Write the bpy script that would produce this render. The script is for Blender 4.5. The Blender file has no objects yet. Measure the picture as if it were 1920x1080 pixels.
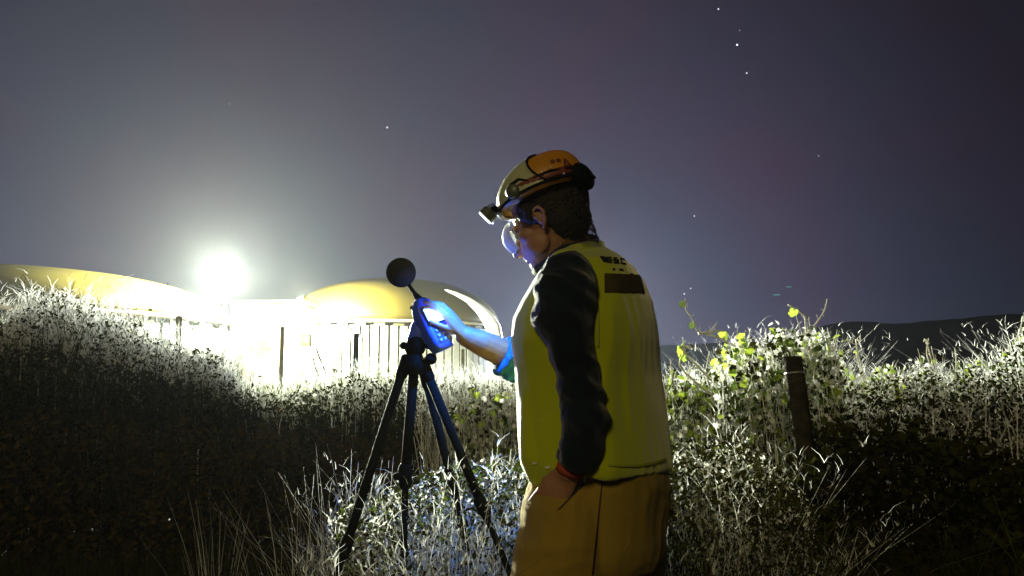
import bpy, bmesh, math, random
import numpy as np
from mathutils import Vector, Matrix
from mathutils.bvhtree import BVHTree

R = math.radians
rng = np.random.default_rng(7)
random.seed(7)
scene = bpy.context.scene
C = scene.collection

# ------------------------------------------------------------------ camera
FPX, CAMZ, PITCH = 1450.0, 1.2, math.atan(160 / 1450.0)
cam_d = bpy.data.cameras.new('camera')
cam_d.sensor_width = 36.0
cam_d.lens = 36.0 * FPX / 1920.0
cam_d.clip_start = 0.05
cam_d.clip_end = 4000
cam = bpy.data.objects.new('camera', cam_d)
cam.location = (0, 0, CAMZ)
cam.rotation_euler = (R(90) + PITCH, 0, 0)
C.objects.link(cam)
scene.camera = cam
cp, sp_ = math.cos(PITCH), math.sin(PITCH)


def P(px, py, Y):
    """world point seen at photo pixel (px, py) at distance Y along the ground"""
    a, b = (px - 960) / FPX, (540 - py) / FPX
    dy, dz = cp - b * sp_, sp_ + b * cp
    s = Y / dy
    return Vector((a * s, Y, CAMZ + dz * s))


# ------------------------------------------------------------------ world, sky
world = bpy.data.worlds.new('World')
scene.world = world
world.use_nodes = True
wt = world.node_tree
wt.nodes.clear()
N = lambda t, **k: (lambda n: ([setattr(n, a, b) for a, b in k.items()], n)[1])(wt.nodes.new(t))
wout = N('ShaderNodeOutputWorld')
tc = N('ShaderNodeTexCoord')
sky = N('ShaderNodeTexSky', sky_type='NISHITA', sun_disc=False)
sky.sun_elevation = R(-6)
sky.sun_rotation = R(200)
sep = N('ShaderNodeSeparateXYZ')
wt.links.new(tc.outputs['Generated'], sep.inputs[0])
ramp = N('ShaderNodeValToRGB')
cr = ramp.color_ramp
cr.elements[0].position = 0.0
cr.elements[0].color = (0.140, 0.155, 0.235, 1)
cr.elements[1].position = 1.0
cr.elements[1].color = (0.018, 0.015, 0.028, 1)
for p_, c_ in ((0.10, (0.098, 0.098, 0.182, 1)), (0.22, (0.078, 0.066, 0.132, 1)), (0.36, (0.064, 0.048, 0.100, 1)), (0.55, (0.046, 0.034, 0.066, 1))):
    e = cr.elements.new(p_)
    e.color = c_
wt.links.new(sep.outputs['Z'], ramp.inputs[0])
# the glow of the site and town fades to either side of the middle of the view
dot = N('ShaderNodeVectorMath', operation='DOT_PRODUCT')
gdir = Vector((-0.20, 1.0, 0.12)).normalized()
dot.inputs[1].default_value = gdir
nrm = N('ShaderNodeVectorMath', operation='NORMALIZE')
wt.links.new(tc.outputs['Generated'], nrm.inputs[0])
wt.links.new(nrm.outputs[0], dot.inputs[0])
mr = N('ShaderNodeMapRange')
mr.interpolation_type = 'SMOOTHSTEP'
mr.inputs['From Min'].default_value = 0.68
mr.inputs['From Max'].default_value = 0.99
mr.inputs['To Min'].default_value = 0.26
mr.inputs['To Max'].default_value = 1.12
wt.links.new(dot.outputs['Value'], mr.inputs['Value'])
noi = N('ShaderNodeTexNoise')
noi.inputs['Scale'].default_value = 4.5
noi.inputs['Detail'].default_value = 3
wt.links.new(nrm.outputs[0], noi.inputs['Vector'])
nr = N('ShaderNodeValToRGB')
nr.color_ramp.elements[0].position = 0.35
nr.color_ramp.elements[0].color = (0.80, 1.04, 1.04, 1)
nr.color_ramp.elements[1].position = 0.68
nr.color_ramp.elements[1].color = (1.22, 0.90, 0.98, 1)
wt.links.new(noi.outputs['Fac'], nr.inputs[0])
m1 = N('ShaderNodeMixRGB', blend_type='MULTIPLY')
m1.inputs[0].default_value = 1
wt.links.new(ramp.outputs[0], m1.inputs[1])
wt.links.new(nr.outputs[0], m1.inputs[2])
m2 = N('ShaderNodeVectorMath', operation='SCALE')
wt.links.new(m1.outputs[0], m2.inputs[0])
wt.links.new(mr.outputs[0], m2.inputs['Scale'])
bg1 = N('ShaderNodeBackground')
bg1.inputs['Strength'].default_value = 0.58
wt.links.new(m2.outputs[0], bg1.inputs['Color'])
bg2 = N('ShaderNodeBackground')
bg2.inputs['Strength'].default_value = 0.05
wt.links.new(sky.outputs[0], bg2.inputs['Color'])
addn = N('ShaderNodeAddShader')
wt.links.new(bg1.outputs[0], addn.inputs[0])
wt.links.new(bg2.outputs[0], addn.inputs[1])
wt.links.new(addn.outputs[0], wout.inputs['Surface'])

# the one weak, warm fill (added from behind the camera, no such lamp known) as the sun lamp
sun_d = bpy.data.lights.new('sun', 'SUN')
sun_d.energy = 0.70
sun_d.angle = R(14)
sun_d.color = (1.0, 0.80, 0.38)
sun = bpy.data.objects.new('sun', sun_d)
sun.rotation_euler = Vector((-0.30, -0.82, 0.52)).to_track_quat('Z', 'Y').to_euler()
C.objects.link(sun)

scene.view_settings.view_transform = 'Standard'
scene.view_settings.look = 'None'
scene.view_settings.exposure = 0
scene.view_settings.gamma = 1
scene.view_settings.use_curve_mapping = False
scene.cycles.use_denoising = True
scene.cycles.volume_bounces = 0
scene.cycles.max_bounces = 5
scene.cycles.transparent_max_bounces = 8
scene.cycles.sample_clamp_indirect = 4


# ------------------------------------------------------------------ helpers
def tag(o, label=None, cat=None, group=None, kind=None):
    if label: o['label'] = label
    if cat: o['category'] = cat
    if group: o['group'] = group
    if kind: o['kind'] = kind
    return o


def empty(name, loc=(0, 0, 0), **k):
    o = bpy.data.objects.new(name, None)
    o.location = loc
    o.empty_display_size = 0.1
    C.objects.link(o)
    return tag(o, **k)


def link_mesh(name, me, mat, parent=None):
    o = bpy.data.objects.new(name, me)
    if mat is not None and not me.materials:
        me.materials.append(mat)
    C.objects.link(o)
    if parent is not None:
        o.parent = parent
        q, base = parent, Vector((0, 0, 0))
        while q is not None:
            base += q.location
            q = q.parent
        o.location = -base
    return o


def mk(name, V, F, mat, parent=None, smooth=True):
    me = bpy.data.meshes.new(name)
    me.from_pydata([tuple(v) for v in V], [], F)
    if smooth:
        me.polygons.foreach_set('use_smooth', [True] * len(me.polygons))
    me.update()
    return link_mesh(name, me, mat, parent)


def mk_np(name, V, F, mat, parent=None, smooth=False):
    """V (n,3); F list of (m,k) integer arrays"""
    me = bpy.data.meshes.new(name)
    V = np.ascontiguousarray(V, dtype=np.float32)
    me.vertices.add(len(V))
    me.vertices.foreach_set('co', V.ravel())
    loops = np.concatenate([f.ravel() for f in F]).astype(np.int32)
    sizes = np.concatenate([np.full(len(f), f.shape[1]) for f in F]).astype(np.int32)
    starts = np.concatenate([[0], np.cumsum(sizes)[:-1]]).astype(np.int32)
    me.loops.add(len(loops))
    me.loops.foreach_set('vertex_index', loops)
    me.polygons.add(len(sizes))
    me.polygons.foreach_set('loop_start', starts)
    if smooth:
        me.polygons.foreach_set('use_smooth', [True] * len(sizes))
    me.update(calc_edges=True)
    me.validate()
    return link_mesh(name, me, mat, parent)


class MB:
    def __init__(self):
        self.v, self.f = [], []

    def add(self, V, F):
        n = len(self.v)
        self.v += [Vector(v) for v in V]
        self.f += [tuple(i + n for i in f) for f in F]
        return self

    def box(self, c, s, M=None):
        c = Vector(c)
        V = []
        for x in (-.5, .5):
            for y in (-.5, .5):
                for z in (-.5, .5):
                    v = Vector((x * s[0], y * s[1], z * s[2]))
                    if M is not None: v = M @ v
                    V.append(c + v)
        return self.add(V, [(0, 1, 3, 2), (4, 6, 7, 5), (0, 4, 5, 1), (2, 3, 7, 6), (0, 2, 6, 4), (1, 5, 7, 3)])

    def tube(self, pts, rad, n=10, ref=None, cap=True, rnd=False):
        """rad: numbers or (a, b) pairs; a along ref side"""
        pts = [Vector(p) for p in pts]
        rad = [r if isinstance(r, tuple) else (r, r) for r in rad]
        if rnd:   # rounded ends
            d0 = (pts[0] - pts[1]).normalized()
            d1 = (pts[-1] - pts[-2]).normalized()
            r0, r1 = rad[0], rad[-1]
            m0, m1 = min(r0), min(r1)
            pts = [pts[0] + d0 * m0 * .92, pts[0] + d0 * m0 * .6] + pts + [pts[-1] + d1 * m1 * .6, pts[-1] + d1 * m1 * .92]
            rad = [(r0[0] * .4, r0[1] * .4), (r0[0] * .8, r0[1] * .8)] + rad + [(r1[0] * .8, r1[1] * .8), (r1[0] * .4, r1[1] * .4)]
        V, F = [], []
        prev = None
        for i, p in enumerate(pts):
            t = (pts[min(i + 1, len(pts) - 1)] - pts[max(i - 1, 0)]).normalized()
            if ref is not None:
                a = Vector(ref)
            elif prev is not None:
                a = prev
            else:
                a = Vector((0, 0, 1)) if abs(t.z) < .9 else Vector((1, 0, 0))
            a = (a - t * a.dot(t))
            a = a.normalized() if a.length > 1e-6 else t.orthogonal().normalized()
            prev = a
            b = t.cross(a)
            for k in range(n):
                th = 2 * math.pi * k / n
                V.append(p + a * (rad[i][0] * math.cos(th)) + b * (rad[i][1] * math.sin(th)))
        for i in range(len(pts) - 1):
            for k in range(n):
                F.append((i * n + k, i * n + (k + 1) % n, (i + 1) * n + (k + 1) % n, (i + 1) * n + k))
        if cap:
            F.append(tuple(range(n))[::-1])
            F.append(tuple((len(pts) - 1) * n + k for k in range(n)))
        return self.add(V, F)

    def ell(self, c, r, M=None, n=16, m=10):
        c = Vector(c)
        V, F = [], []
        for i in range(1, m):
            ph = math.pi * i / m
            for k in range(n):
                th = 2 * math.pi * k / n
                v = Vector((r[0] * math.sin(ph) * math.cos(th), r[1] * math.sin(ph) * math.sin(th), r[2] * math.cos(ph)))
                V.append(c + (M @ v if M is not None else v))
        top, bot = len(V), len(V) + 1
        for s in (1, -1):
            v = Vector((0, 0, r[2] * s))
            V.append(c + (M @ v if M is not None else v))
        for i in range(m - 2):
            for k in range(n):
                F.append((i * n + k, (i + 1) * n + k, (i + 1) * n + (k + 1) % n, i * n + (k + 1) % n))
        for k in range(n):
            F.append((top, k, (k + 1) % n))
            F.append((bot, (m - 2) * n + (k + 1) % n, (m - 2) * n + k))
        return self.add(V, F)

    def rings(self, rings, cap=True):
        """list of closed rings with the same count"""
        n = len(rings[0])
        V = [v for r in rings for v in r]
        F = []
        for i in range(len(rings) - 1):
            for k in range(n):
                F.append((i * n + k, i * n + (k + 1) % n, (i + 1) * n + (k + 1) % n, (i + 1) * n + k))
        if cap:
            F.append(tuple(range(n))[::-1])
            F.append(tuple((len(rings) - 1) * n + k for k in range(n)))
        return self.add(V, F)

    def build(self, name, mat, parent=None, smooth=True, bevel=0):
        o = mk(name, self.v, self.f, mat, parent, smooth)
        if bevel:
            m = o.modifiers.new('bevel', 'BEVEL')
            m.width = bevel
            m.segments = 2
            m.limit_method = 'ANGLE'
        return o


def remeshed(name, mb, mat, voxel, parent=None, smooth_it=4, fn=None):
    """one continuous surface grown from overlapping closed pieces"""
    me = bpy.data.meshes.new(name)
    me.from_pydata([tuple(v) for v in mb.v], [], mb.f)
    bm = bmesh.new()
    bm.from_mesh(me)
    bmesh.ops.recalc_face_normals(bm, faces=bm.faces)
    bm.to_mesh(me)
    bm.free()
    o = bpy.data.objects.new('tmp', me)
    C.objects.link(o)
    m = o.modifiers.new('r', 'REMESH')
    m.mode = 'VOXEL'
    m.voxel_size = voxel
    m.use_smooth_shade = True
    s = o.modifiers.new('s', 'SMOOTH')
    s.factor = .5
    s.iterations = smooth_it
    dg = bpy.context.evaluated_depsgraph_get()
    me2 = bpy.data.meshes.new_from_object(o.evaluated_get(dg))
    bpy.data.objects.remove(o)
    me2.name = name
    if fn is not None:
        n = len(me2.vertices)
        co = np.empty(n * 3, dtype=np.float32)
        no = np.empty(n * 3, dtype=np.float32)
        me2.vertices.foreach_get('co', co)
        me2.vertices.foreach_get('normal', no)
        co, no = co.reshape(-1, 3), no.reshape(-1, 3)
        co = co + no * fn(co)[:, None]
        me2.vertices.foreach_set('co', co.astype(np.float32).ravel())
        me2.update()
    me2.materials.clear()
    return link_mesh(name, me2, mat, parent)


# ------------------------------------------------------------------ materials
def material(name, col, rough=.7, spec=.3, metal=0, noise=0, nscale=8, col2=None, bump=0, bscale=60, emit=None, es=0,
             trans=0, sheen=0, sss=0, wave=None, obj_var=0):
    m = bpy.data.materials.new(name)
    m.use_nodes = True
    t = m.node_tree
    b = t.nodes['Principled BSDF']
    b.inputs['Base Color'].default_value = (*col, 1)
    b.inputs['Roughness'].default_value = rough
    b.inputs['Specular IOR Level'].default_value = spec
    b.inputs['Metallic'].default_value = metal
    if sheen:
        b.inputs['Sheen Weight'].default_value = sheen
        b.inputs['Sheen Roughness'].default_value = .4
    if sss:
        b.inputs['Subsurface Weight'].default_value = sss
        b.inputs['Subsurface Radius'].default_value = (.01, .004, .002)
    if emit:
        b.inputs['Emission Color'].default_value = (*emit, 1)
        b.inputs['Emission Strength'].default_value = es
    g = t.nodes.new('ShaderNodeNewGeometry')
    out = None
    if noise or col2:
        n = t.nodes.new('ShaderNodeTexNoise')
        n.inputs['Scale'].default_value = nscale
        n.inputs['Detail'].default_value = 5
        t.links.new(g.outputs['Position'], n.inputs['Vector'])
        r = t.nodes.new('ShaderNodeValToRGB')
        c2 = col2 or tuple(c * (1 - noise) for c in col)
        r.color_ramp.elements[0].position = .32
        r.color_ramp.elements[1].position = .68
        r.color_ramp.elements[0].color = (*c2, 1)
        r.color_ramp.elements[1].color = (*col, 1)
        t.links.new(n.outputs['Fac'], r.inputs[0])
        out = r.outputs[0]
        t.links.new(out, b.inputs['Base Color'])
    if bump:
        n2 = t.nodes.new('ShaderNodeTexNoise')
        n2.inputs['Scale'].default_value = bscale
        n2.inputs['Detail'].default_value = 4
        t.links.new(g.outputs['Position'], n2.inputs['Vector'])
        bp = t.nodes.new('ShaderNodeBump')
        bp.inputs['Strength'].default_value = bump
        bp.inputs['Distance'].default_value = .01
        t.links.new(n2.outputs['Fac'], bp.inputs['Height'])
        t.links.new(bp.outputs[0], b.inputs['Normal'])
    if trans:
        tr = t.nodes.new('ShaderNodeBsdfTranslucent')
        tr.inputs['Color'].default_value = (*col, 1)
        if out is not None: t.links.new(out, tr.inputs['Color'])
        mx = t.nodes.new('ShaderNodeMixShader')
        mx.inputs[0].default_value = trans
        t.links.new(b.outputs[0], mx.inputs[1])
        t.links.new(tr.outputs[0], mx.inputs[2])
        t.links.new(mx.outputs[0], t.nodes['Material Output'].inputs['Surface'])
    return m


M = {}
M['soil'] = material('soil', (.045, .032, .018), .95, .1, col2=(.02, .016, .01), nscale=3, bump=.8, bscale=20)
M['hill'] = material('hill', (.016, .015, .013), 1, 0, col2=(.010, .009, .009), nscale=.02)
M['membrane'] = material('membrane', (.095, .076, .009), .55, .3, noise=.12, nscale=.6, bump=.2, bscale=1.2)
M['panel'] = material('panel', (.62, .64, .62), .5, .4, noise=.15, nscale=.8)
M['panel_dark'] = material('panel_dark', (.03, .03, .03), .5, .4)
M['rim'] = material('rim', (.72, .66, .5), .5, .4)
M['bracket'] = material('bracket', (.12, .13, .07), .6, .3)
M['steel_door'] = material('steel_door', (.16, .26, .32), .5, .4, noise=.3, nscale=2)
M['render_wall'] = material('render_wall', (.8, .8, .74), .8, .2, noise=.1, nscale=1)
M['roof'] = material('roof', (.35, .34, .3), .6, .3)
M['louvre'] = material('louvre', (.25, .26, .2), .6, .3)
M['crescent'] = material('crescent', (.85, .85, .85), .3, .5)  # white for the tube that stands in for a lens flare
M['metal'] = material('metal', (.3, .3, .3), .4, .5, metal=.6)
M['lamp_glass'] = material('lamp_glass', (1, 1, 1), emit=(1, .97, .82), es=120)
M['star'] = material('star', (0, 0, 0), emit=(.95, .97, 1), es=1.8)
M['ghost_glow'] = material('ghost_glow', (0, 0, 0), emit=(.35, .9, .85), es=.2)  # glow for lens ghosts, no lamp stands there
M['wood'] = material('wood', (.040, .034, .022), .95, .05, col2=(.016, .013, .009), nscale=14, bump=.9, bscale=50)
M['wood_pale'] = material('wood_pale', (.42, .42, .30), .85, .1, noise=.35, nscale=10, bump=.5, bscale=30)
M['straw'] = material('straw', (.62, .62, .50), .7, .2, trans=.3, col2=(.35, .36, .22), nscale=9)
M['straw_pale'] = material('straw_pale', (.82, .83, .80), .7, .2, trans=.3)
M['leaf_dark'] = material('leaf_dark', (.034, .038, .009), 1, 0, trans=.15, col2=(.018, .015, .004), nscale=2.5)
M['leaf_brown'] = material('leaf_brown', (.060, .038, .009), 1, 0, trans=.1, col2=(.034, .030, .010), nscale=2.0)
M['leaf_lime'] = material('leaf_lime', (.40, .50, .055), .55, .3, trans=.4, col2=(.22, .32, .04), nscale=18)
M['leaf_mid'] = material('leaf_mid', (.085, .12, .025), .8, .1, trans=.3, col2=(.04, .06, .012), nscale=9)
M['cane'] = material('cane', (.74, .72, .60), .7, .2, noise=.4, nscale=30)
M['skin'] = material('skin', (.34, .18, .10), .5, .4, col2=(.27, .13, .065), nscale=30, bump=.15, bscale=300, sss=.05)
M['hair'] = material('hair', (.014, .010, .008), .55, .35, bump=1, bscale=160)
M['shirt'] = material('shirt', (.006, .012, .020), .9, .1, noise=.25, nscale=12, bump=.35, bscale=700, sheen=.3)
M['vest'] = material('vest', (.40, .46, .003), .85, .15, noise=.10, nscale=5, bump=.25, bscale=500, sheen=1)
M['vest_trim'] = material('vest_trim', (.30, .34, .03), .8, .2)
M['band'] = material('band', (.050, .040, .007), .6, .3, noise=.15, nscale=20)
M['print'] = material('print', (.012, .012, .015), .7, .2)
M['trousers'] = material('trousers', (.30, .195, .024), .9, .12, col2=(.23, .165, .022), nscale=5, bump=.4, bscale=450, sheen=.12)
M['boot'] = material('boot', (.03, .022, .015), .6, .3)
M['belt'] = material('belt', (.03, .015, .01), .6, .3)
M['helmet_orange'] = material('helmet_orange', (.50, .22, .004), .35, .5, noise=.12, nscale=12)
M['helmet_pale'] = material('helmet_pale', (.42, .44, .26), .35, .5, noise=.12, nscale=18)
M['helmet_red'] = material('helmet_red', (.16, .030, .010), .5, .4, noise=.3, nscale=25)
M['black'] = material('black', (.005, .005, .005), .8, .04)
M['black_strap'] = material('black_strap', (.006, .006, .006), .85, .04)
M['foam'] = material('foam', (.030, .026, .022), 1, 0, bump=.6, bscale=400)
M['wristband'] = material('wristband', (.30, .05, .02), .7, .2)
M['cuff'] = material('cuff', (.03, .16, .42), .85, .2, noise=.3, nscale=60, bump=.3, bscale=300)  # blue glow falling on the dark sleeve put into the cuff colour
M['meter'] = material('meter', (.04, .09, .72), .45, .5)  # blue of the light on the meter put into its body colour
M['button'] = material('button', (.25, .25, .3), .5, .4)
M['screen'] = material('screen', (.05, .05, .05), emit=(.25, .62, 1.0), es=5)
M['headlamp_glass'] = material('headlamp_glass', (.9, .9, .9), emit=(.75, .88, 1.0), es=6)
M['shield'] = material('shield', (.92, .96, .92), .5, .2, trans=.7)
M['headlamp_body'] = material('headlamp_body', (.07, .08, .05), .4, .5)

# ------------------------------------------------------------------ setting
# ground: one sheet, denser near the camera
xs = np.concatenate([-np.geomspace(900, 3, 40), np.linspace(-2.6, 2.6, 14), np.geomspace(3, 900, 40)])
ys = np.concatenate([np.linspace(-40, 0, 6), np.linspace(.5, 12, 40), np.geomspace(12.6, 880, 46)])
gx, gy = np.meshgrid(xs, ys)
gz = .03 * np.sin(gx * 1.7 + gy) * np.cos(gy * 1.3) + .02 * np.sin(gx * 4.1) * np.sin(gy * 3.3)
gz *= np.exp(-np.hypot(gx, gy) / 60)
gz -= .03
V = np.stack([gx.ravel(), gy.ravel(), gz.ravel()], 1)
nx, ny = len(xs), len(ys)
idx = np.arange(nx * ny).reshape(ny, nx)
F = np.stack([idx[:-1, :-1].ravel(), idx[:-1, 1:].ravel(), idx[1:, 1:].ravel(), idx[1:, :-1].ravel()], 1)
tag(mk_np('ground', V, [F], M['soil'], smooth=True), kind='structure')


# hills: two ridges with body
def ridge(name, ctrl, Y, depth):
    px = np.array([c[0] for c in ctrl], float)
    py = np.array([c[1] for c in ctrl], float)
    q = np.linspace(px[0], px[-1], 260)
    yy = np.interp(q, px, py)
    k = np.ones(13) / 13
    yy = np.convolve(np.pad(yy, 6, 'edge'), k, 'valid')
    yy += .8 * np.sin(q * .05) + .5 * np.sin(q * .13) + rng.normal(0, .25, len(q))
    rows = []
    for t in np.linspace(0, 1, 12):
        s = 1 - abs(t - .5) * 2
        prof = (math.sin(s * math.pi / 2)) ** 1.2
        row = []
        for a, b in zip(q, yy):
            p = P(a, b, Y)
            row.append((p.x, Y + (t - .5) * depth, (p.z) * prof - .5))
        rows.append(row)
    V = np.array(rows).reshape(-1, 3)
    idx = np.arange(len(V)).reshape(12, -1)
    F = np.stack([idx[:-1, :-1].ravel(), idx[:-1, 1:].ravel(), idx[1:, 1:].ravel(), idx[1:, :-1].ravel()], 1)
    tag(mk_np(name, V, [F], M['hill'], smooth=True), kind='structure')


ridge('far_hills', [(-900, 668), (300, 668), (900, 665), (1250, 645), (1400, 640), (1500, 632), (1700, 640), (2900, 650)], 760, 160)
ridge('near_hills', [(1280, 700), (1400, 672), (1480, 640), (1530, 606), (1600, 601), (1680, 607), (1760, 598), (1850, 590), (1920, 586), (2100, 575), (2500, 585), (3000, 640)], 560, 220)

# haze: one closed box round the scene, sky and stars outside it
hb = MB().box((0, 435, 39.5), (1900, 960, 82))
haze = tag(hb.build('haze', None, smooth=False), kind='stuff')
hm = bpy.data.materials.new('haze')
hm.use_nodes = True
hm.node_tree.nodes.clear()
ho = hm.node_tree.nodes.new('ShaderNodeOutputMaterial')
hv = hm.node_tree.nodes.new('ShaderNodeVolumePrincipled')
hv.inputs['Color'].default_value = (.86, .92, .98, 1)
hv.inputs['Density'].default_value = .00011
hv.inputs['Anisotropy'].default_value = .68
hm.node_tree.links.new(hv.outputs[0], ho.inputs['Volume'])
haze.data.materials.append(hm)


# ------------------------------------------------------------------ digester tanks
def digester(cx, cy, r, eave, peak, label, door=None, segs=64):
    root = empty('digester_tank', (cx, cy, 0), label=label, cat='tank')
    # membrane roof
    h = peak - eave
    rings = []
    for i in range(15):
        t = i / 14
        a = t * math.pi / 2 * .98
        rr, zz = r * math.cos(a) ** .9, eave + .1 + h * math.sin(a)
        rings.append([Vector((cx + rr * math.cos(2 * math.pi * k / 72) * (1 + .002 * math.sin(k * 5)), cy + rr * math.sin(2 * math.pi * k / 72), zz)) for k in range(72)])
    MB().rings(rings).build('membrane_roof', M['membrane'], root)
    # rim
    pts = [Vector((cx + (r + .06) * math.cos(2 * math.pi * k / 72), cy + (r + .06) * math.sin(2 * math.pi * k / 72), eave)) for k in range(73)]
    MB().tube(pts, [.11] * 73, n=8, cap=False).build('eave_rim', M['rim'], root)
    # inner wall and separate upright panels
    w = MB()
    w.rings([[Vector((cx + (r - .12) * math.cos(2 * math.pi * k / 72), cy + (r - .12) * math.sin(2 * math.pi * k / 72), z)) for k in range(72)] for z in (0, eave)])
    w.build('tank_wall', M['panel_dark'], root)
    da = 2 * math.pi / segs
    for k in range(segs):
        a = k * da
        off = .02 * (k % 2)
        hw = r * da * .37
        b = MB()
        e1, e2 = Vector((math.cos(a), math.sin(a), 0)), Vector((-math.sin(a), math.cos(a), 0))
        Mx = Matrix((e1, e2, Vector((0, 0, 1)))).transposed()
        b.box(Vector((cx, cy, (eave - .35) / 2)) + e1 * (r - .05 + off), (.1, hw * 2, eave - .35), Mx)
        b.build('wall_panel', M['panel'], root, smooth=False)
    for k in range(segs // 2):
        a = k * 2 * da + da * .5
        if math.sin(a) > .3: continue
        e1, e2 = Vector((math.cos(a), math.sin(a), 0)), Vector((-math.sin(a), math.cos(a), 0))
        Mx = Matrix((e1, e2, Vector((0, 0, 1)))).transposed()
        MB().box(Vector((cx, cy, eave - .24)) + e1 * (r - .02), (.12, r * da * 1.1, .2), Mx).build('roof_bracket', M['bracket'], root, smooth=False)
    if door:
        a, z0, z1, wd = door
        e1, e2 = Vector((math.cos(a), math.sin(a), 0)), Vector((-math.sin(a), math.cos(a), 0))
        Mx = Matrix((e1, e2, Vector((0, 0, 1)))).transposed()
        d = MB().box(Vector((cx, cy, (z0 + z1) / 2)) + e1 * (r + .06), (.1, wd, z1 - z0), Mx).build('access_door', M['steel_door'], root, smooth=False)
        MB().box(Vector((cx, cy, (z0 + z1) / 2)) + e1 * (r + .13) + e2 * wd * .35, (.05, .06, .3), Mx).build('handle', M['metal'], d, smooth=False)
    return root


def zof(py, Y):
    return P(960, py, Y).z


t1 = P(38, 600, 38)
digester(t1.x, 38, 9.8, zof(574, 29), zof(512, 38), 'large dark domed tank at the left edge behind the tall weeds')
t2 = P(738, 600, 61)
digester(t2.x, 61, 8.35, zof(602, 53), zof(527, 61), 'yellow lit domed tank behind the tripod with upright wall panels',
         door=(R(-98), zof(700, 53), zof(630, 53), .62), segs=80)

# technical building between the tanks
bl, br = P(428, 700, 51), P(560, 700, 51)
bz = zof(568, 51)
bd = empty('technical_building', ((bl.x + br.x) / 2, 53, 0), label='small white flat roofed building glaring between the two domed tanks', cat='building')
MB().box(((bl.x + br.x) / 2, 53, bz / 2), (br.x - bl.x, 4, bz)).build('wall', M['render_wall'], bd, smooth=False)
MB().box(((bl.x + br.x) / 2, 53, bz + .09), (br.x - bl.x + .3, 4.3, .18)).build('roof', M['roof'], bd, smooth=False)
a, b = P(484, 638, 51), P(512, 652, 51)
s = MB().box(((a.x + b.x) / 2, 50.97, (a.z + b.z) / 2), (b.x - a.x, .08, a.z - b.z)).build('louvre', M['louvre'], bd, smooth=False)
for i in range(3):
    MB().box(((a.x + b.x) / 2, 50.92, b.z + (i + .5) * (a.z - b.z) / 3), (b.x - a.x - .06, .05, .07)).build('slat', M['rim'], s, smooth=False)
a, b = P(455, 655, 51), P(478, 725, 51)
dd = MB().box(((a.x + b.x) / 2, 50.97, (a.z + b.z) / 2 - .2), (b.x - a.x, .06, a.z - b.z)).build('door', M['render_wall'], bd, smooth=False)
MB().box((b.x - .1, 50.91, (a.z + b.z) / 2 - .2), (.05, .05, .25)).build('handle', M['metal'], dd, smooth=False)
a = P(559, 562, 51)
MB().tube([(a.x, 52, bz + .1), (a.x, 52, bz + .45)], [.05, .05]).build('roof_vent', M['metal'], bd)
# control cabinet on a post
cbx = P(574, 638, 46)
cab = empty('control_cabinet', (cbx.x, 46, 0), label='small grey control cabinet on a post right of the white building', cat='cabinet')
MB().box((cbx.x, 46, cbx.z), (.55, .35, .75)).build('housing', M['louvre'], cab, smooth=False, bevel=.02)
MB().box((cbx.x - .2, 46.05, cbx.z / 2), (.09, .09, cbx.z)).build('post', M['metal'], cab, smooth=False)
MB().box((cbx.x + .05, 45.81, cbx.z + .05), (.3, .03, .35)).build('door', M['metal'], cab, smooth=False)


# floodlights
def flood(px, py, Y, label, size=.55):
    p = P(px, py, Y)
    r_ = empty('floodlight', (p.x, Y, 0), label=label, cat='floodlight')
    MB().tube([(p.x + .05, Y + .2, 0), (p.x + .05, Y + .2, p.z + .3)], [.1, .07], n=12).build('mast', M['metal'], r_)
    hd = MB().box((p.x, Y + .08, p.z), (size * 1.2, .14, size)).build('housing', M['metal'], r_, smooth=False, bevel=.02)
    MB().box((p.x, Y - .01, p.z), (size * 1.06, .03, size * .86)).build('lamp_glass', M['lamp_glass'], hd, smooth=False)
    MB().box((p.x, Y + .16, p.z - size * .7), (size * .3, .06, size * .5)).build('bracket', M['metal'], r_, smooth=False)
    return p


f1 = flood(420, 520, 36, 'dazzling white floodlight on a mast between the two domed tanks', .7)
# wall lamp at the corner of the white building
wl = P(562, 560, 50.6)
wr_ = empty('wall_lamp', (wl.x, 50.8, wl.z - .3), label='small lamp at the top right corner of the white building', cat='lamp')
MB().tube([(wl.x - .12, 50.95, wl.z - .35), (wl.x - .02, 50.75, wl.z - .05), (wl.x, 50.6, wl.z)], [.03, .03, .03]).build('lamp_arm', M['metal'], wr_)
MB().box((wl.x, 50.6, wl.z - .02), (.30, .22, .16)).build('housing', M['metal'], wr_, smooth=False)
MB().box((wl.x + .16, 50.6, wl.z - .02), (.02, .18, .12)).build('lamp_glass', M['lamp_glass'], wr_, smooth=False)


def lamp(kind, loc, power, col, target=None, spot=None, blend=.5, size=.3):
    d = bpy.data.lights.new('lamp_light', kind)
    d.energy = power
    d.color = col
    d.shadow_soft_size = size
    if kind == 'SPOT':
        d.spot_size = spot
        d.spot_blend = blend
    o = bpy.data.objects.new('lamp_light', d)
    o.location = loc
    if target is not None:
        o.rotation_euler = (Vector(loc) - Vector(target)).to_track_quat('Z', 'Y').to_euler()
    C.objects.link(o)
    return o


WARM = (.96, 1.0, .84)
lamp('SPOT', f1 + Vector((0, -.4, 0)), 270000, WARM, target=(2.0, 3, 1.0), spot=R(64), blend=.4, size=.35)
lamp('POINT', f1 + Vector((0, -.5, 0)), 100000, (.97, 1.0, .62), size=.4)
lamp('POINT', wl + Vector((.30, -.05, .05)), 60000, (1.0, .97, .62), size=.15)
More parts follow.
